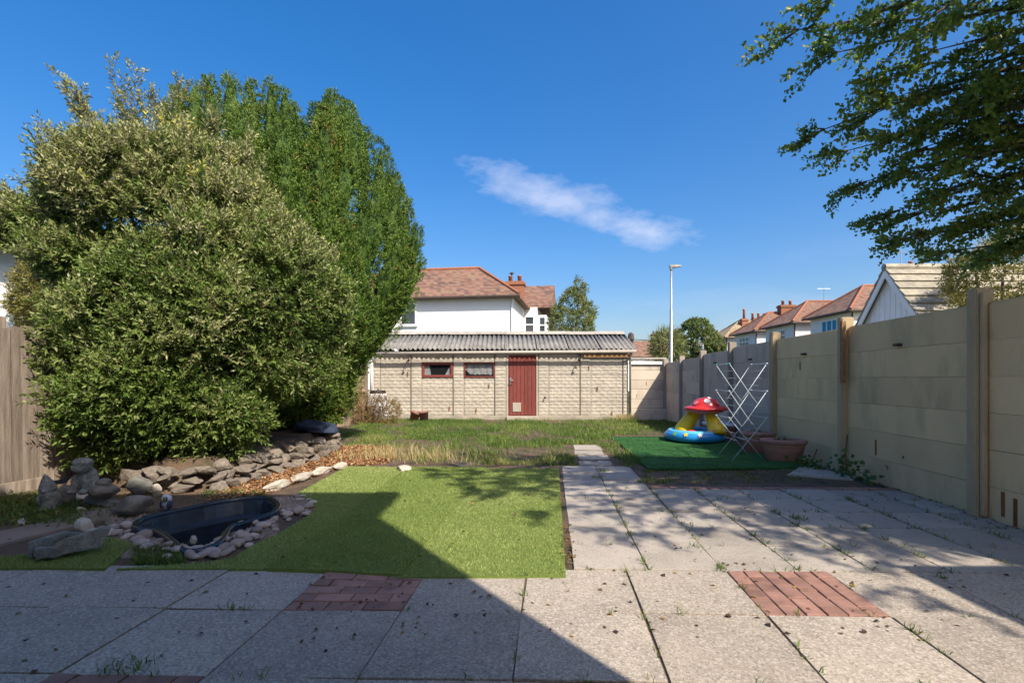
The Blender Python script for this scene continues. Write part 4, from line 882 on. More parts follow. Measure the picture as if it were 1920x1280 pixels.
for _ in range(16):
    e = random.choice(ells)[0]; a = Vector((-3.9+random.gauss(0, .25), 6.35+random.gauss(0, .2), .1)); b = Vector(e)+Vector((random.gauss(0, .1), random.gauss(0, .1), random.gauss(0, .1))); m = a.lerp(b, .5)+Vector((random.gauss(0, .1), random.gauss(0, .06), .1))
    tb.tube([a, a.lerp(m, .6)+Vector((0, 0, .05)), m, m.lerp(b, .6), b], [.05, .04, .032, .022, .01], 6)
child('stems', tb.mesh(True), MT['bark'], bush)
# --- yew behind it: many upright plumes fanning from a low trunk
yew = empty('yew_tree', (-4.1, 9.3, .2), 'tall dark green yew with upright plumes behind the bush', 'tree')
YB = Vector((-3.9, 9.3, .3)); plumes = []
prof = [(800, 480), (792, 420), (770, 370), (745, 320), (722, 282), (690, 235), (660, 190), (630, 168), (600, 190), (560, 195), (540, 165), (515, 145), (480, 150), (440, 138), (400, 140), (370, 150), (340, 160), (320, 190), (772, 530), (728, 585), (694, 638), (672, 690), (635, 735), (598, 775), (570, 792)]
for (x, y) in prof:                                  # silhouette plumes
    tip = at(x-8, y+6, 9.3+random.uniform(-.3, .3)); plumes.append(tip)
def edge_x(y):                                       # right edge of the crown at photo row y
    q = sorted([(b, a) for a, b in prof if a > 585]); ys_ = [k[0] for k in q]; return np.interp(y, ys_, [k[1] for k in q])
cnt = 0
while cnt < 120:                                     # front and inner plumes
    y = random.uniform(190, 770); xr = edge_x(y); x = random.uniform(350, xr-10)
    t = (x-350)/(xr-350); top = 150+60*abs(math.sin(x*.021)); 
    if y < top+15: continue
    dpt = 9.3-1.5*math.sqrt(max(0, 1-((t-.35)/.66)**2))*random.uniform(.75, 1.05)*(1 if y < 600 else .8)
    plumes.append(at(x, y, dpt)); cnt += 1
SP, SD, ST = [], [], []; core = MB()
for tip in plumes:
    L = random.uniform(1.1, 1.8); root = YB.lerp(tip, .35); ax = (tip-root).normalized(); fo = max(0., min(1., (5.0-tip.z)/2.0)) if tip.x > pX(edge_x(HY-(tip.z-H)/tip.y*F)-75, tip.y) else max(0., min(1., (3.6-tip.z)/2.4)); ax = ((tip-YB).normalized()*(.22+.75*fo)+Vector((0, -.08, 1))*(.88-.65*fo)).normalized()
    if tip.z < 2: ax = ((tip-YB).normalized()*.8+Vector((0, -.2, .45))).normalized()
    base = tip-ax*L; rad = random.uniform(.19, .29); k = 460; tt = rng.random(k)**.8; a = rng.uniform(0, 2*np.pi, k)
    q = ax.orthogonal().normalized(); r = ax.cross(q); rr = rad*np.minimum(1, (1.02-tt)*2.0)**.7*np.minimum(1, .45+tt*1.6)*rng.uniform(.75, 1.08, k)
    o = np.outer(np.cos(a), np.array(q))+np.outer(np.sin(a), np.array(r))
    pp = np.array(base)+np.outer(tt*L, np.array(ax))+o*rr[:, None]
    core.tube([base+ax*L*t+Vector((random.gauss(0, .012), random.gauss(0, .012), 0)) for t in (0, .15, .3, .45, .6, .75, .88, .97)], [rad*.66*min(1, (1.02-t)*2.0)**.7*min(1, .45+t*1.6)*random.uniform(.85, 1.1) for t in (0, .15, .3, .45, .6, .75, .88, .97)], 7)
    vis = (o[:, 1] < .45); pp, o2 = pp[vis], o[vis]
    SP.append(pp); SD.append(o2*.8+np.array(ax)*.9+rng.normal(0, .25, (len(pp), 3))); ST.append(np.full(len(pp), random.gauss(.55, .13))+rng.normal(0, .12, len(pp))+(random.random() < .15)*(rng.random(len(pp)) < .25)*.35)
SP, SD, ST = map(np.concatenate, (SP, SD, ST)); k = SP[:, 2] > .35; SP, SD, ST = SP[k], SD[k], ST[k]
# fill behind so no sky shows through the middle
fillp, filln = ell_points([E(590, 480, 9.8, 150, 230, .9), E(480, 410, 9.9, 120, 200, .9), E(575, 650, 9.6, 90, 100, .6), E(670, 490, 9.7, 80, 150, .6), E(732, 460, 9.5, 42, 110, .4), E(690, 350, 9.6, 50, 90, .4), E(632, 270, 9.6, 42, 80, .4), E(690, 580, 9.5, 45, 60, .35)], 11500)
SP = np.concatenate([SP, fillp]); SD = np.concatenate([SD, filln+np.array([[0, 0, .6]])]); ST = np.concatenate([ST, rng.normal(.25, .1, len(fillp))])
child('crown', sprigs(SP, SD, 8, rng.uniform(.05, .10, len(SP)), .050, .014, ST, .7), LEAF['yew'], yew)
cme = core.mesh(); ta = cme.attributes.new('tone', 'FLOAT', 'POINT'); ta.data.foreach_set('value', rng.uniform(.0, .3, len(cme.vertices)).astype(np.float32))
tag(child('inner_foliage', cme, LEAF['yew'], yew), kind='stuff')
tb = MB()
for tip in plumes[::3]:
    tip = Vector(tip)
    if tip.z < 2.6: continue
    m = YB.lerp(tip, .4)+Vector((0, .15, -.1)); e = YB.lerp(tip, .62)+Vector((0, .2, 0)); tb.tube([YB+Vector((random.gauss(0, .1), random.gauss(0, .1), -.3)), m, e], [.09, .055, .02], 6)
tb.tube([(-3.95, 9.35, 0), (-3.9, 9.3, .5), (-3.8, 9.3, 1.3)], [.26, .22, .14], 10)
child('trunk', tb.mesh(True), MT['bark'], yew)
# --- tree overhanging from the right
tree = empty('overhanging_tree', (6.5, 3.5, -.3), 'leafy tree reaching over the right fence into the top right corner', 'tree')
TB = Vector((6.5, 3.5, -.3)); br = MB(); br.tube([TB, TB+Vector((.02, 0, 1.2)), TB+Vector((-.1, .05, 2.6)), TB+Vector((-.1, .1, 4.5)), TB+Vector((0, .1, 6.6))], [.2, .17, .14, .09, .03], 10)
LP, LD = [], []
def limb(a, dirv, L, r, droop):
    pts_ = [Vector(a)]; d = Vector(dirv).normalized(); n = 9
    for i in range(n):
        d = (d+Vector((random.gauss(0, .07), random.gauss(0, .07), random.gauss(0, .04)-droop))).normalized(); pts_.append(pts_[-1]+d*L/n)
    br.tube(pts_, [r*(1-.9*i/n) for i in range(n+1)], 6, False); return pts_
def bough(a, dv, L, droop, dens=1.0):
    a = Vector(a); tip = a+Vector(dv); n = 10; c = a.lerp(tip, .5)+Vector((random.gauss(0, .08), random.gauss(0, .08), .10*L))
    pl = [a*(1-t)**2+c*2*t*(1-t)+tip*t*t+Vector((random.gauss(0, .025), random.gauss(0, .025), random.gauss(0, .025)))*(t > 0) for t in [i/n for i in range(n+1)]]
    br.tube(pl, [(.03+.006*L)*(1-.92*i/n) for i in range(n+1)], 6, False)
    for i in range(3, n+1):
        for _ in range(3 if i < n else 5):
            if random.random() > dens: continue
            s = pl[i]; fw = (pl[i]-pl[i-1]).normalized(); side = fw.cross(Vector((0, 0, 1))).normalized()*random.choice((-1, 1))
            q = limb(s, fw*random.uniform(.5, 1.1)+side*random.uniform(.15, .75)+Vector((0, 0, random.uniform(-.28, .22))), random.uniform(.35, .75)*(1.15-.06*i), .008, .02)
            for j in range(2, len(q)):
                fw2 = (q[j]-q[j-1]).normalized()
                for _ in range(2):
                    dd = fw2+Vector((random.gauss(0, .6), random.gauss(0, .6), random.gauss(0, .45))); LP.append(q[j]); LD.append(dd)
B_ = [   # boughs that show: tip pixel, tip depth, start height on the trunk
    (1425, 65, 4.2, 4.3), (1500, 10, 4.0, 4.6), (1500, 115, 4.4, 4.0), (1485, 240, 4.7, 3.6), (1535, 290, 4.9, 3.4), (1565, 350, 5.0, 3.1), (1600, 150, 4.2, 3.6), (1580, 60, 3.9, 4.2), (1640, 250, 4.4, 3.2), (1645, 455, 5.2, 2.7), (1690, 400, 5.0, 2.7),
    (1660, 330, 4.7, 3.0), (1730, 490, 5.4, 2.5), (1700, 100, 3.9, 3.8), (1760, 300, 4.2, 2.9), (1780, 420, 4.9, 2.5), (1720, 200, 4.1, 3.3), (1840, 480, 5.3, 2.4), (1800, 180, 4.0, 3.2), (1850, 60, 3.9, 3.8), (1860, 350, 4.5, 2.7), (1750, 20, 3.6, 4.2), (1650, 20, 3.8, 4.5), (1900, 250, 4.2, 3.0), (1900, 440, 4.8, 2.5),
    (1620, 200, 4.5, 3.5), (1570, 225, 4.6, 3.6), (1600, 310, 4.8, 3.3), (1680, 280, 4.5, 3.1), (1730, 350, 4.7, 2.8), (1640, 395, 5.0, 2.9), (1700, 455, 5.2, 2.6), (1800, 250, 4.3, 3.0), (1820, 120, 4.0, 3.5), (1840, 400, 4.8, 2.6)]
for (x, y, Yd, zs) in B_:
    tip = at(x, y, Yd); s = TB+Vector((-.1, .05, zs+.3)); v = (tip-s)*.93; bough(s, v, v.length, .022, .78 if x < 1650 else .95)
for _ in range(26):                                   # the rest of the crown, above and outside the frame
    a = random.uniform(0, 2*math.pi); zs = random.uniform(3.2, 6.6); s = TB+Vector((0, .05, zs)); dv = Vector((math.cos(a)*1.0, math.sin(a)*.75, random.uniform(.0, .5))); L = random.uniform(2.0, 3.4)*(1.1-.07*(zs-3))
    if s.y+dv.y*L < .8 or dv.x < -.15: continue
    bough(s, dv.normalized()*L, L, .02)
for (tx, ty, tz) in ((2.0, 2.2, 5.0), (2.5, 1.7, 5.0), (2.2, 2.8, 4.9), (3.0, 1.5, 5.2), (3.2, 2.3, 5.0), (3.6, 1.3, 4.6), (2.8, 3.0, 5.2), (3.9, 2.0, 4.9), (4.3, 1.2, 4.6), (4.4, 2.3, 4.3), (2.5, 3.4, 5.4),
                     (2.9, .7, 4.5), (3.3, .35, 4.4), (3.7, .1, 4.6), (4.1, .5, 4.3), (4.5, -.1, 4.5), (4.9, .3, 4.2), (5.3, -.2, 4.6), (5.6, .4, 4.0), (3.4, 1.0, 4.2), (4.7, .9, 5.2), (5.2, 1.1, 4.8), (4.0, 1.5, 5.4), (4.8, .9, 4.0), (5.2, .3, 5.0), (5.0, .6, 4.5), (5.6, .0, 5.3), (4.6, .4, 3.8), (5.5, .8, 3.7), (4.9, 1.5, 4.0), (5.6, -.4, 4.9), (5.9, .5, 4.5), (5.3, 1.6, 3.7), (3.2, 1.2, 4.8), (2.3, 1.6, 4.6), (2.6, 1.2, 4.9), (2.9, 1.0, 5.1), (2.1, 2.0, 4.4), (2.4, 2.3, 4.9), (1.8, 2.5, 4.5)):
    s = TB+Vector((-.1, 0, 4.0)); v = Vector((tx, ty, tz))-s; bough(s, v, v.length, .02, 1.0)
for _ in range(16):
    s = TB+Vector((-.1, 0, random.uniform(3.2, 4.4))); v = Vector((random.uniform(3.9, 6.2), random.uniform(-.5, 1.6), random.uniform(3.7, 5.2)))-s; bough(s, v, v.length, .02, 1.0)
LP, LD = np.array([tuple(q) for q in LP]), np.array([tuple(q) for q in LD])
tn = .52+.3*noise3(LP, 1.2)+rng.normal(0, .12, len(LP))+(rng.random(len(LP)) < .03)*.5
child('crown', sprigs(LP, LD, 3, rng.uniform(.05, .12, len(LP)), .044, .035, tn, 1.0), LEAF['tree'], tree)
child('trunk', br.mesh(True), MT['bark'], tree)
# --- small and far plants
def blob_tree(name, loc, ells, n, L, Wd, mat, label, cat='tree', nl=8, up=.3, t0=.5, group=None, trunk=.12, spr=.25):
    rt = empty(name, loc, label, cat, group); p, nn = ell_points(ells, n); c = noise3(p, 2.2/ells[0][1][0]); p = p+nn*(c*.35*ells[0][1][0]*.5)[:, None]
    k = c > -.35; p, nn, c = p[k], nn[k], c[k]
    child('crown', sprigs(p, nn+np.array([[0, 0, up]])+rng.normal(0, .4, p.shape), nl, rng.uniform(.6, 1.3, len(p))*spr, L, Wd, t0+.4*c+rng.normal(0, .12, len(p))), LEAF[mat], rt)
    b = MB(); c0 = Vector(loc)
    for e in ells: b.tube([c0, c0.lerp(Vector(e[0]), .5)+Vector((0, 0, .1)), Vector(e[0])], [trunk, trunk*.7, trunk*.25], 6)
    child('trunk', b.mesh(True), MT['bark'], rt); return rt
def g0(x, Y): return (pX(x, Y), Y, -.5)
blob_tree('garden_tree', g0(1072, 27), [E(1072, 615, 27, 36, 38, .9), E(1074, 580, 27, 20, 32, .6), E(1085, 549, 27, 8, 20, .25), E(1048, 596, 27, 11, 18, .4), E(1098, 592, 27, 12, 14, .4), E(1104, 578, 27, 7, 7, .2)], 1500, .16, .05, 'far', 'loose pointed pale green tree rising behind the garage ridge', up=.8, t0=.62)
blob_tree('leafy_tree', g0(1305, 40), [E(1305, 640, 40, 30, 38, 1.4), E(1322, 652, 40, 28, 28, 1.2), E(1285, 655, 40, 22, 24, 1)], 2000, .2, .09, 'far', 'round mid green tree behind the far lamp', up=.3, t0=.35)
blob_tree('cabbage_palm', g0(1250, 33), [E(1250, 650, 33, 16, 18, .7)], 260, .8, .05, 'far', 'spiky yellow-green palm crown at the foot of the tall lamp', nl=6, up=.4, t0=.7)
blob_tree('pale_tree', g0(1880, 12.5), [E(1880, 520, 12.5, 75, 48, 1.0), E(1935, 490, 12.5, 60, 60, 1.0), E(1830, 515, 12.5, 30, 24, .5)], 2600, .07, .035, 'pale', 'pale yellow-green shrub tree over the right fence, before the tiled roof', t0=.55)
blob_tree('pale_tree', g0(95, 8.3), [E(76, 560, 8.3, 34, 62, .3), E(112, 590, 8.4, 45, 60, .4), E(120, 530, 8.6, 40, 45, .4)], 2600, .05, .02, 'pale', 'yellow-green tree beyond the left fence beside the cream house', t0=.4, spr=.14, trunk=.05)
blob_tree('brown_shrub', (pX(703, 14.9), 14.9, -.12), [((pX(690, 14.9), 14.9, .28), (.42, .4, .36)), ((pX(722, 14.9), 14.8, .22), (.33, .35, .33))], 900, .05, .022, 'brown', 'brownish dying shrub in front of the water butt', 'shrub', t0=.45, trunk=.02, spr=.2)
# ivy at the foot of the fence post
pt = [(fx(6.1)-.10-abs(random.gauss(0, .06)), random.gauss(6.05, .22), abs(random.gauss(0, .14))) for _ in range(70)]+[(fx(6.6)-.15-random.random()*.25, random.gauss(6.75, .2), abs(random.gauss(0, .06))) for _ in range(70)]
iv = empty('ivy_plant', (fx(6.2)-.1, 6.1, 0), 'dark ivy sprouting at the foot of the fence post by the pots', 'plant')
pt = np.array(pt); child('leaves', leaf_mesh(pt, rng.normal(0, 1, pt.shape)*np.array([[1, 1, .6]]), unit(np.stack([-np.ones(len(pt)), -np.ones(len(pt)), .8*np.ones(len(pt))], 1)+rng.normal(0, .3, pt.shape)), rng.uniform(.04, .085, len(pt)), rng.uniform(.04, .075, len(pt)), rng.uniform(0, .5, len(pt))), LEAF['tree'], iv)
vb = MB().tube([(fx(6.15)-.1, 6.15, 0), (fx(6.2)-.1, 6.2, .25), (fx(6.15)-.1, 6.15, .5)], .008, 5).tube([(fx(6.2)-.1, 6.2, .02), (fx(6.7)-.25, 6.7, .05), (fx(6.95)-.05, 6.95, .22)], .007, 5); child('stem', vb.mesh(True), MT['bark'], iv)

# ================================================================== STONES
sw_ = empty('dry_stone_wall', (-3.05, 6.9, 0), 'low tumbled dry stone wall holding up the bed under the bush', 'wall')
dense = []
for (a, b), (c, d) in zip(wall_line[1:-1], wall_line[2:-1]):
    L = math.hypot(c-a, d-b); k = max(1, int(L/.165)); dense += [(a+(c-a)*i/k, b+(d-b)*i/k) for i in range(k)]
rmesh = [rock(900+i, 1, 1, 1, 14, 2, .12, lim=(.42, .78)) for i in range(12)]
for lv in range(3):
    for i, (x, y) in enumerate(dense):
        if lv == 2 and random.random() < .35: continue
        s = random.uniform(.8, 1.3); o = link('stone', rmesh[random.randrange(12)], MT['stone'], sw_, (x+.08+random.gauss(0, .03)-.045*lv+3.05, y-.06+random.gauss(0, .04)+.03*lv-6.9, .045+.085*lv+random.uniform(-.01, .02)),
            (random.gauss(0, .2), random.gauss(0, .2), random.uniform(0, 6.3)), (.235*s, .19*s, .115*random.uniform(.8, 1.25)))
def rk(px0, py0, px1, py1, label, mat='stone', base=None, seed=0, planes=9, depth=.8, z0=None, tilt=0, flat=True, name='rock', yaw=0, cat='rock'):
    """a rock filling that pixel box, standing on the ground line py1 (or at height z0)"""
    zb = z0 or 0.0; Y = F*(H-zb)/(py1-HY); wd = (px1-px0)/F*Y; hg = (py1-py0)/F*Y; Yc = Y+wd*depth*.35
    hg *= .92
    return tag(link(name, rock(seed, wd, wd*depth, hg, planes, 3, .05, flat), MT[mat], None, (pX((px0+px1)/2, Yc), Yc, zb+hg/2-.012), (0, tilt, yaw)), label, cat)
rk(204, 926, 292, 972, 'large smooth brown boulder left of the pond', 'stone', seed=11, planes=5, depth=.6, flat=False, tilt=-.12)
rk(156, 922, 197, 952, 'grey-green angular block below the flat-topped stone', 'slate', seed=12, depth=.7)
rk(184, 930, 220, 954, 'slanted grey-green wedge stone leaning on the big boulder', 'slate', seed=13, depth=.7, tilt=.15)
rk(236, 886, 288, 931, 'squared grey stone block at the near end of the stone wall', 'slate', seed=14, planes=6, depth=.6)
rk(284, 903, 303, 930, 'small pale block tucked beside the squared grey block', 'palestone', seed=15, depth=.8)
rk(168, 903, 222, 936, 'broad flat-topped stone on the rock pile', 'stone', seed=16, depth=.8, z0=.10, planes=5, flat=False)
rk(180, 893, 208, 912, 'rounded cap stone lying on the broad flat-topped stone', 'stone', seed=17, z0=.27, planes=4, flat=False)
rk(104, 905, 142, 946, 'brown rounded rock behind the leaning gnome', 'stone', seed=18, planes=5, flat=False)
rk(132, 922, 168, 940, 'thin pale slab under the seated stone animal', 'palestone', seed=19, planes=6, depth=.9)
rk(140, 966, 181, 1003, 'white topped angular rock at the edge of the turf scrap', 'palestone', seed=20, depth=.7)
rk(164, 988, 193, 1005, 'smooth pale grey cobble beside the white topped rock', 'palestone', seed=21, planes=2, flat=False)
rk(144, 945, 160, 959, 'small round white stone below the rock pile', 'palestone', seed=22, planes=2, flat=False)
rk(34, 968, 48, 985, 'small pale stone in the weeds at the far left', 'palestone', seed=23)
rk(744, 870, 770, 886, 'pale brick-like stone lying on the back edge of the turf', 'palestone', seed=24, depth=1.3, planes=5, yaw=.6)
rk(853, 864, 878, 876, 'grey stone on the back edge of the middle turf piece', 'slate', seed=25, depth=.7)
rk(1010, 872, 1032, 882, 'flat pinkish stone at the turf corner beside the path', 'stone', seed=26, depth=.8)
rk(356, 1000, 369, 1018, 'pale block sitting inside the pond liner', 'palestone', seed=27, planes=6, z0=.02)
for i, (a, b, wd) in enumerate((((496, 926), (545, 910), .10), ((540, 911), (585, 895), .12), ((582, 896), (622, 883), .10), ((620, 883), (650, 877), .11))):
    p0, p1 = Vector(gp(*a)), Vector(gp(*b)); L = (p1-p0).length; m = (p0+p1)/2
    lb = ['long pale edging stone nearest the pond', 'whitest knobbly edging stone, second from the pond', 'slim pale edging stone, third from the pond', 'stubby end edging stone farthest from the pond'][i]
    tag(link('edging_stone', rock(60+i, L*1.08, wd, .11, 6, 3, .10), MT['palestone'], None, (m.x, m.y, .045), (0, 0, math.atan2(p1.y-p0.y, p1.x-p0.x))), lb, 'stone', 'pale stones edging the woodchip bed')
# pebbles round the pond
ring = offset(pond, .10); pm = [rock(300+i, 1, 1, 1, 2, 2, .06, False) for i in range(6)]
def pebble(x, y, s, z=0.): 
    h = s*random.uniform(.45, .65)
    tag(link('pebble', pm[random.randrange(6)], MT['pebble'], None, (x, y, z+h*.42), (random.gauss(0, .15), random.gauss(0, .15), random.uniform(0, 6.3)), (s, s*random.uniform(.65, .9), h)), 'smooth rounded pebble in the loose ring round the pond liner', 'pebble', 'pebbles round the pond')
front = [gp(x, y) for x, y in [(190, 1000), (215, 1003), (235, 1000), (250, 1006), (232, 1012), (258, 1015), (275, 1010), (262, 1024), (278, 1030), (300, 1018), (320, 1030), (335, 1030), (330, 1040), (350, 1040), (360, 1046), (372, 1036), (388, 1033), (386, 1045), (400, 1040), (404, 1027), (422, 1032), (420, 1020), (443, 1025), (440, 1012), (458, 1012), (478, 1008), (480, 1000), (464, 1002), (492, 990), (500, 985), (512, 975), (540, 968), (560, 964), (580, 955), (588, 946), (582, 938), (570, 932), (556, 931), (560, 940), (240, 990), (222, 992), (450, 990), (475, 985), (530, 960)]]
for x, y in front: pebble(x+random.gauss(0, .01), y+random.gauss(0, .01), random.uniform(.07, .125))
for x, y in front[:34]:
    for _ in range(2):
        qx, qy = x+random.gauss(0, .06), y+random.gauss(.02, .05)
        if not in_poly(qx, qy, offset(pond, .05)): pebble(qx, qy, random.uniform(.045, .09))
for _ in range(26):
    x, y = gp(random.uniform(522, 585), random.uniform(936, 962)); pebble(x, y, random.uniform(.03, .06))
gpts = [gp(random.uniform(225, 350), random.uniform(995, 1045)) for _ in range(900)]+[gp(random.uniform(420, 520), random.uniform(962, 1010)) for _ in range(700)]+[gp(random.uniform(515, 590), random.uniform(932, 965)) for _ in range(900)]+[gp(random.uniform(200, 290), random.uniform(965, 990)) for _ in range(400)]
gpts = [q for q in gpts if not in_poly(q[0], q[1], offset(pond, .03))]
gm = MB()
for x, y in gpts:
    s = random.uniform(.008, .022); a = random.random()*6; gm.add([(x+s*math.cos(a+k*2.1), y+s*math.sin(a+k*2.1), .0) for k in range(3)]+[(x, y, s*1.1)], [(0, 1, 3), (1, 2, 3), (2, 0, 3)])
tag(gm.build('gravel', MT['pebble']), kind='stuff')

# ================================================================== POND LINER
def pond_liner():
    rt = empty('pond_liner', (pond[0][0], pond[0][1], 0), 'empty black moulded pond liner sunk among pebbles', 'pond liner')
    tz = lambda x, y: .025+.012*(y-3.4)
    rings = [(offset(pond, .035), .0, -.05), (offset(pond, .03), 1, .0), (pond, 1, .012), (offset(pond, -.03), 1, .0), (offset(pond, -.06), 0, -.10), (offset(pond, -.12), 0, -.13), (offset(pond, -.15), 0, -.36)]
    vs = []; n = len(pond)
    for pl, k, z in rings: vs += [(x-rt.location.x, y-rt.location.y, (tz(x, y) if k else .03)+z) for x, y in pl]
    fs = [(r*n+i, r*n+(i+1) % n, (r+1)*n+(i+1) % n, (r+1)*n+i) for r in range(len(rings)-1) for i in range(n)]+[tuple((len(rings)-1)*n+i for i in range(n))]
    link('shell', fixn(mesh(vs, fs, smooth_=False)), MT['liner'], rt)
    rim = MB(); m = [Vector((x-rt.location.x, y-rt.location.y, tz(x, y)+.012)) for x, y in offset(pond, .01)]; rim.tube(m+[m[0]], .022, 8, False); rim.build('rim', MT['liner'], rt, True)
pond_liner()

# ================================================================== ORNAMENTS
def lump(mb, c, r, n=14):
    prof = [(max(.001, math.sin(math.pi*k/8)), -math.cos(math.pi*k/8)) for k in range(9)]
    mb.lathe([(a*r[0], b*r[2]) for a, b in prof], n, c, 1, r[1]/r[0])
def remesh(mb, vox):
    me = mb.mesh(); o = bpy.data.objects.new('tmp', me); COL.objects.link(o); md = o.modifiers.new('r', 'REMESH'); md.mode = 'VOXEL'; md.voxel_size = vox
    s = o.modifiers.new('s', 'SMOOTH'); s.factor = .5; s.iterations = 3
    r = bpy.data.meshes.new_from_object(o.evaluated_get(bpy.context.evaluated_depsgraph_get())); bpy.data.objects.remove(o); r.polygons.foreach_set('use_smooth', [True]*len(r.polygons)); return r
x, y = gp(150, 924, .16)
b = MB(); lump(b, (0, .02, .11), (.085, .09, .12)); lump(b, (0, -.03, .235), (.075, .075, .07)); lump(b, (0, -.03, .27), (.082, .08, .045)); lump(b, (0, -.095, .22), (.035, .04, .03))
for s in (-1, 1): lump(b, (.045*s, -.06, .08), (.03, .035, .09)); lump(b, (.05*s, -.085, .02), (.035, .05, .025)); lump(b, (.085*s, .02, .05), (.04, .06, .05))
st = empty('stone_animal', (x, y+.06, .155), 'seated cast stone animal ornament on the rock pile by the fence', 'statue'); link('body', remesh(b, .008), MT['cast'], st)
for s in (-1, 1):
    e = MB(); lump(e, (.028*s, -.098, .248), (.009, .008, .009), 8); e.build('eye', MT['slate'], st, True)
x, y = gp(98, 952)
b = MB(); b.lathe([(.075, 0), (.08, .06), (.07, .13), (.055, .16)], 12); lump(b, (0, -.02, .17), (.058, .055, .05)); b.lathe([(.07, .17), (.062, .21), (.045, .25), (.02, .30), (.004, .325)], 12, (0, 0, 0)); lump(b, (0, -.05, .12), (.05, .035, .06)); lump(b, (0, -.075, .175), (.014, .016, .014), 8)
for s in (-1, 1): lump(b, (.07*s, -.02, .09), (.025, .03, .05)); lump(b, (.035*s, -.06, .015), (.03, .045, .02))
gn = empty('garden_gnome', (x, y, 0), 'weathered stone gnome with pointed hat leaning by the fence', 'gnome'); link('body', remesh(b, .008), MT['cast'], gn); gn.rotation_euler = (.08, -.14, .3)
x, y = gp(313, 955)
ow = empty('owl_ornament', (x, y, 0), 'small white owl ornament with ringed eyes behind the pond', 'owl ornament'); b = MB(); lump(b, (0, 0, .05), (.045, .04, .052)); lump(b, (0, -.004, .10), (.047, .042, .04)); link('body', remesh(b, .007), MT['owlw'], ow); ow.rotation_euler = (0, 0, -.25)
for s in (-1, 1):
    for (r, dy, m, nme) in ((.021, 0, 'owlb', 'eye_ring'), (.016, .003, 'owly', 'eye'), (.008, .006, 'owlb', 'pupil')):
        MB().tube([(.020*s, -.028, .102), (.020*s, -.042-dy, .103)], r, 14).build(nme, MT[m], ow)
    b = MB(); lump(b, (.038*s, -.008, .05), (.014, .03, .038)); b.build('wing', MT['owlb'], ow, True)
b = MB(); b.lathe([(.007, 0), (.001, -.018)], 8, (0, -.046, .095)); b.build('beak', MT['owly'], ow); MB().box(-.028, .028, -.05, -.005, -.002, .012).build('feet', MT['owlb'], ow)
# broken stone ornament on the turf scrap
x, y = gp(98, 1046, .04)
bo = empty('broken_ornament', (x, y+.08, .045), 'broken grey cast-stone trough lying tipped on the turf scrap', 'ornament', None, -.12)
fb = MB().box(-.15, -.105, -.10, .14, 0, .10).box(-.105, .06, .10, .14, 0, .095).box(-.105, .05, -.10, -.055, 0, .06).box(-.10, .05, -.05, .10, .0, .012)
link('frame', bmesh_bevel(fb.mesh(), .008, 2), MT['cast'], bo)
sb = MB().add([(-.06, -.12, 0), (.17, .10, .03), (.19, .16, .15), (.02, -.02, .10), (-.05, -.15, 0), (.20, .07, .02), (.22, .13, .14), (.04, -.05, .105)], [(0, 1, 2, 3), (7, 6, 5, 4), (0, 4, 5, 1), (1, 5, 6, 2), (2, 6, 7, 3), (3, 7, 4, 0)])
link('slab', bmesh_bevel(fixn(sb.mesh()), .006, 2), MT['cast'], bo)
# blue-black plastic sheet on the wall end
x, y = gp(570, 832, .3)
bm = bmesh.new(); bmesh.ops.create_icosphere(bm, subdivisions=4, radius=1)
for v in bm.verts:
    q = v.co.copy(); f_ = 1+.35*mnoise.noise(q*1.6+Vector((3, 1, 2)))+.12*abs(mnoise.noise(q*5)); v.co = Vector((q.x*.30*f_, q.y*.24*f_, max(-.02, q.z*.17*f_)))
me = bpy.data.meshes.new('tarp'); bm.to_mesh(me); bm.free(); tag(link('plastic_sheet', me, MT['tarp'], None, (-3.25, 8.45, .33), (0, .1, .4)), 'crumpled dark blue plastic sheet on the far end of the stone wall', 'sheet')

# ================================================================== WATER BUTT, BROKEN POTS
wbx = pX(709, 15.75); rt = empty('water_butt', (wbx, 15.75, -.13), 'white plastic water butt with black lid beside the garage', 'water butt')
MB().lathe([(.26, 0), (.29, .1), (.315, .4), (.315, .46), (.325, .47), (.325, .5), (.31, .51), (.30, .72), (.24, .84), (.22, .86)], 24).build('barrel', MT['butt'], rt, True); MB().lathe([(.225, .845), (.235, .86), (.235, .92), (.2, .945), (.03, .95), (.03, .985)], 24).build('lid', MT['rubber'], rt, True)
for i, (x, ti, lb) in enumerate(((774, .35, 'broken terracotta pot leaning open, left of the pair by the garage'), (796, -.15, 'upright terracotta pot, right of the pair by the garage'))):
    X = pX(x, 15.6); rt = empty('terracotta_pot', (X, 15.6, -.12), lb, 'flower pot', 'pots by the garage wall'); rt.rotation_euler = (0, ti, 0)
    MB().lathe([(.11, 0), (.155, .25), (.175, .25), (.178, .31), (.155, .31), (.14, .2), (.1, .03)], 18).build('pot', MT['terracotta'], rt, True); MB().lathe([(.14, .2), (.001, .215)], 18, capb=False).build('soil', MT['soil'], rt)
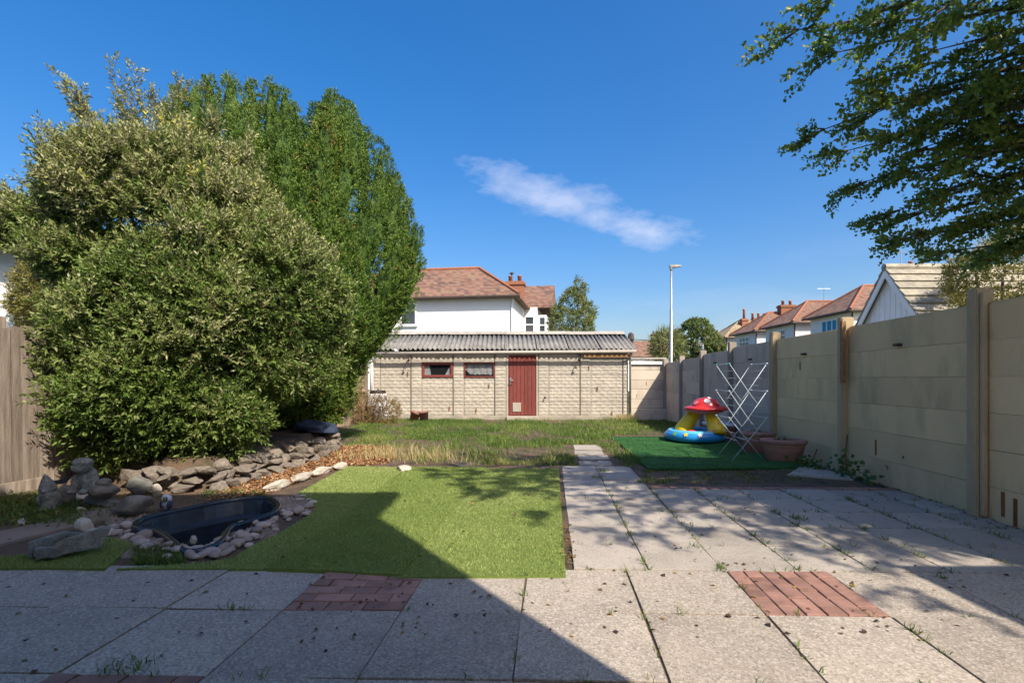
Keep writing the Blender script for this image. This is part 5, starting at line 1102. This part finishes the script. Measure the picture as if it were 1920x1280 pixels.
# planters by the fence
def trough(x0, x1, yb, label, seed):
    Y = F*H/(yb-HY)+.17; wd = (x1-x0)/F*Y; X = min(pX((x0+x1)/2, Y), fx(Y)-.13-wd*.48); s = wd/2
    rt = empty('terracotta_trough', (X, Y, .0), label, 'planter', 'oval terracotta troughs', FA+.35 if seed == 0 else FA-math.pi/2-.25)
    h = .33; k = .64
    MB().lathe([(s*.72, 0), (s*.76, .02), (s*.84, h*.5), (s*.89, h*.70)], 36, sy=k).build('body', MT['terracotta'], rt, True)
    MB().lathe([(s*.89, h*.70), (s*.915, h*.71), (s*.92, h*.745), (s*.90, h*.76)], 36, sy=k, capb=False, capt=False).build('band', MT['terra_band'], rt, True)
    MB().lathe([(s*.90, h*.76), (s*.93, h*.80), (s*1.0, h*.84), (s*1.02, h*.92), (s*.99, h), (s*.92, h*1.01), (s*.86, h*.96), (s*.84, h*.7)], 36, sy=k, capb=False, capt=False).build('rim', MT['terra_rim'], rt, True)
    MB().lathe([(s*.86, h*.78), (s*.4, h*.80), (.001, h*.81)], 36, sy=k, capb=False, capt=False).build('soil', MT['soil'], rt)
    n = 60; pp = np.stack([rng.normal(0, .06, n), rng.normal(0, .04, n), np.full(n, h*.8)], 1); lm = leaf_mesh(pp, np.stack([rng.normal(0, .7, n), rng.normal(0, .7, n), np.ones(n)], 1), rng.normal(size=(n, 3)), rng.uniform(.04, .13, n), rng.uniform(.01, .03, n), rng.uniform(0, .6, n)); link('plant', lm, LEAF['weed'], rt)
trough(1446, 1526, 871, 'front oval terracotta trough against the right fence', 1); trough(1390, 1452, 851, 'rear oval terracotta trough behind the clothes airer', 1)
rt = empty('storage_box', (4.12, 10.2, Z(4.1, 10.2)), 'low grey-green lidded box half hidden behind the paddling pool', 'box'); link('body', box(.5, .36, .26, .012), MT['stack'], rt, (0, 0, .13)); link('lid', box(.54, .4, .05, .012), MT['airer'], rt, (0, -.0, .285), (.08, 0, 0))

# ================================================================== PADDLING POOL with toadstool canopy
def pool():
    Yc = 9.45; X = pX(1303, Yc); rt = empty('paddling_pool', (X, Yc, Z(X, Yc)+.04), 'inflatable blue paddling pool with red toadstool canopy on yellow stalks', 'paddling pool')
    n, m = 48, 14; R0, r0 = .47, .078
    def torus(R_, r_, z, sx_=1): 
        b = MB(); b.add([((R_+r_*math.cos(t))*math.cos(a)*sx_, (R_+r_*math.cos(t))*math.sin(a), z+r_*1.05*math.sin(t)) for a in [2*math.pi*i/n for i in range(n)] for t in [2*math.pi*j/m for j in range(m)]],
            [(i*m+j, ((i+1) % n)*m+j, ((i+1) % n)*m+(j+1) % m, i*m+(j+1) % m) for i in range(n) for j in range(m)]); return b
    torus(R0, r0, .08).build('ring', MT['blue'], rt, True); torus(R0*.93, r0*.8, .135).build('upper_ring', MT['blue_lt'], rt, True)
    MB().lathe([(R0, .0), (R0, .012)], 40).build('floor', MT['blue_lt'], rt)
    def stalk(pts_, rad): return MB().tube(pts_, rad, 20)
    stalk([(-.20, .10, .06), (-.17, .10, .2), (-.07, .08, .37), (.06, .05, .54)], [.17, .155, .125, .11]).build('stalk', MT['yellow'], rt, True)
    s2 = stalk([(.27, -.36, .13), (.272, -.34, .19), (.258, -.22, .33), (.24, -.08, .58)], [.165, .155, .12, .098]).build('stalk', MT['yellow'], rt, True)
    cx, cy = .19, -.02
    MB().lathe([(.10, .50), (.20, .485), (.30, .52), (.355, .555)], 40, (cx, cy, 0), capt=False).build('canopy_underside', MT['pink'], rt, True)
    MB().lathe([(.345, .545), (.375, .555), (.385, .58), (.365, .605), (.31, .615), (.255, .635), (.245, .66), (.225, .70), (.17, .745), (.09, .775), (.001, .785)], 40, (cx, cy, 0), capt=False).build('canopy', MT['red'], rt, True)
    def disc(nm, c, nrm, r, mat, par=rt, petals=0):
        nrm = Vector(nrm).normalized(); q = nrm.orthogonal().normalized(); s = nrm.cross(q); k = 30 if petals else 16
        vs = [Vector(c)+nrm*.006]+[Vector(c)+(q*math.cos(a)+s*math.sin(a))*r*(1+(.28*math.cos(petals*a) if petals else 0))+nrm*.003 for a in [2*math.pi*i/k for i in range(k)]]
        link(nm, mesh(vs, [(0, 1+i, 1+(i+1) % k) for i in range(k)]), MT[mat], par)
    for a, rr, z, r in ((-1.8, .20, .725, .055), (-.9, .235, .69, .05), (-2.7, .235, .69, .05), (-1.3, .10, .775, .028)): disc('spot', (cx+rr*math.cos(a), cy+rr*math.sin(a), z), (math.cos(a)*.7, math.sin(a)*.7, .75), r, 'vwhite' if r > .05 or rr < .15 else 'pink')
    for (x_, z_, r, mat, pt_) in ((.285, .20, .06, 'red', 6), (.285, .20, .022, 'vwhite', 0), (.21, .27, .04, 'green', 4), (.17, .13, .032, 'pink', 5), (.24, .36, .03, 'blue', 5), (.30, .335, .03, 'red', 5), (.33, .11, .03, 'red', 5), (.17, .13, .012, 'yellow', 0)):
        z_ += .07; yc = np.interp(z_, [.13, .19, .33, .58], [-.36, -.34, -.22, -.08]); rad = np.interp(z_, [.13, .19, .33, .58], [.165, .155, .12, .098]); xc = np.interp(z_, [.03, .3, .58], [.26, .255, .24]); u = max(-.85, min(.85, (x_-xc)/rad))
        disc('flower_print', (xc+rad*u*1.03, yc-rad*math.sqrt(1-u*u)*1.03-(.004 if not pt_ else 0), z_), (u, -math.sqrt(1-u*u), .15), r, mat, s2, pt_)
    for a, mat in ((-2.2, 'yellow'), (-1.75, 'vwhite'), (-2.6, 'green'), (-.8, 'yellow')): disc('ring_print', ((R0+.065)*math.cos(a), (R0+.065)*math.sin(a), .14), (math.cos(a), math.sin(a), .75), .035, mat, rt, 5)
    b = MB(); lump(b, (-.17, -.30, .17), (.09, .07, .045)); b.build('toy', MT['red'], rt, True)
pool()
# ================================================================== CLOTHES AIRER
def airer():
    rt = empty('clothes_airer', (3.27, 7.33, .03), 'folding white wire clothes airer with three winged tiers on the bright turf', 'clothes airer', None, -.05)
    hw, r = .235, .0052
    fr = {-1: MB(), 1: MB()}
    tiers = [.60, .97, 1.35]
    for s in (-1, 1):
        yy_ = .265*s
        for mx in (-1, 1):
            m = fr[s]; m.tube([(-hw*mx, yy_, -.01), (hw*mx*1.08, yy_, tiers[0])], r, 8)
            for k in (1, 2): m.tube([(-hw*mx*.62, yy_, tiers[k-1]-.20), (0, yy_, (tiers[k-1]+tiers[k])/2-.19), (hw*mx*1.08, yy_, tiers[k])], r, 8)
        fr[s].build('side_frame', MT['airer'], rt, True)
    for k, z in enumerate(tiers):
        for mx in (-1, 1):
            for q in (0, .22, .44, .66):
                dz = q*.40 if k else q*.42
                MB().tube([(hw*mx*(1.08-q*.75), -.265, z-dz*1.15), (hw*mx*(1.08-q*.75), .265, z-dz*1.15)], .003 if q else r, 6).build('rail', MT['airer'], rt, True)
            for s in (-1, 1): MB().tube([(hw*mx*1.08, .235*s, z), (hw*mx*1.08, .275*s, z)], .012, 8).build('clip', MT['teal'] if k == 2 and mx < 0 else MT['airer'], rt, True)
    MB().tube([(0, -.27, .292), (0, .27, .292)], .006, 8).build('axle', MT['airer'], rt, True)
airer()
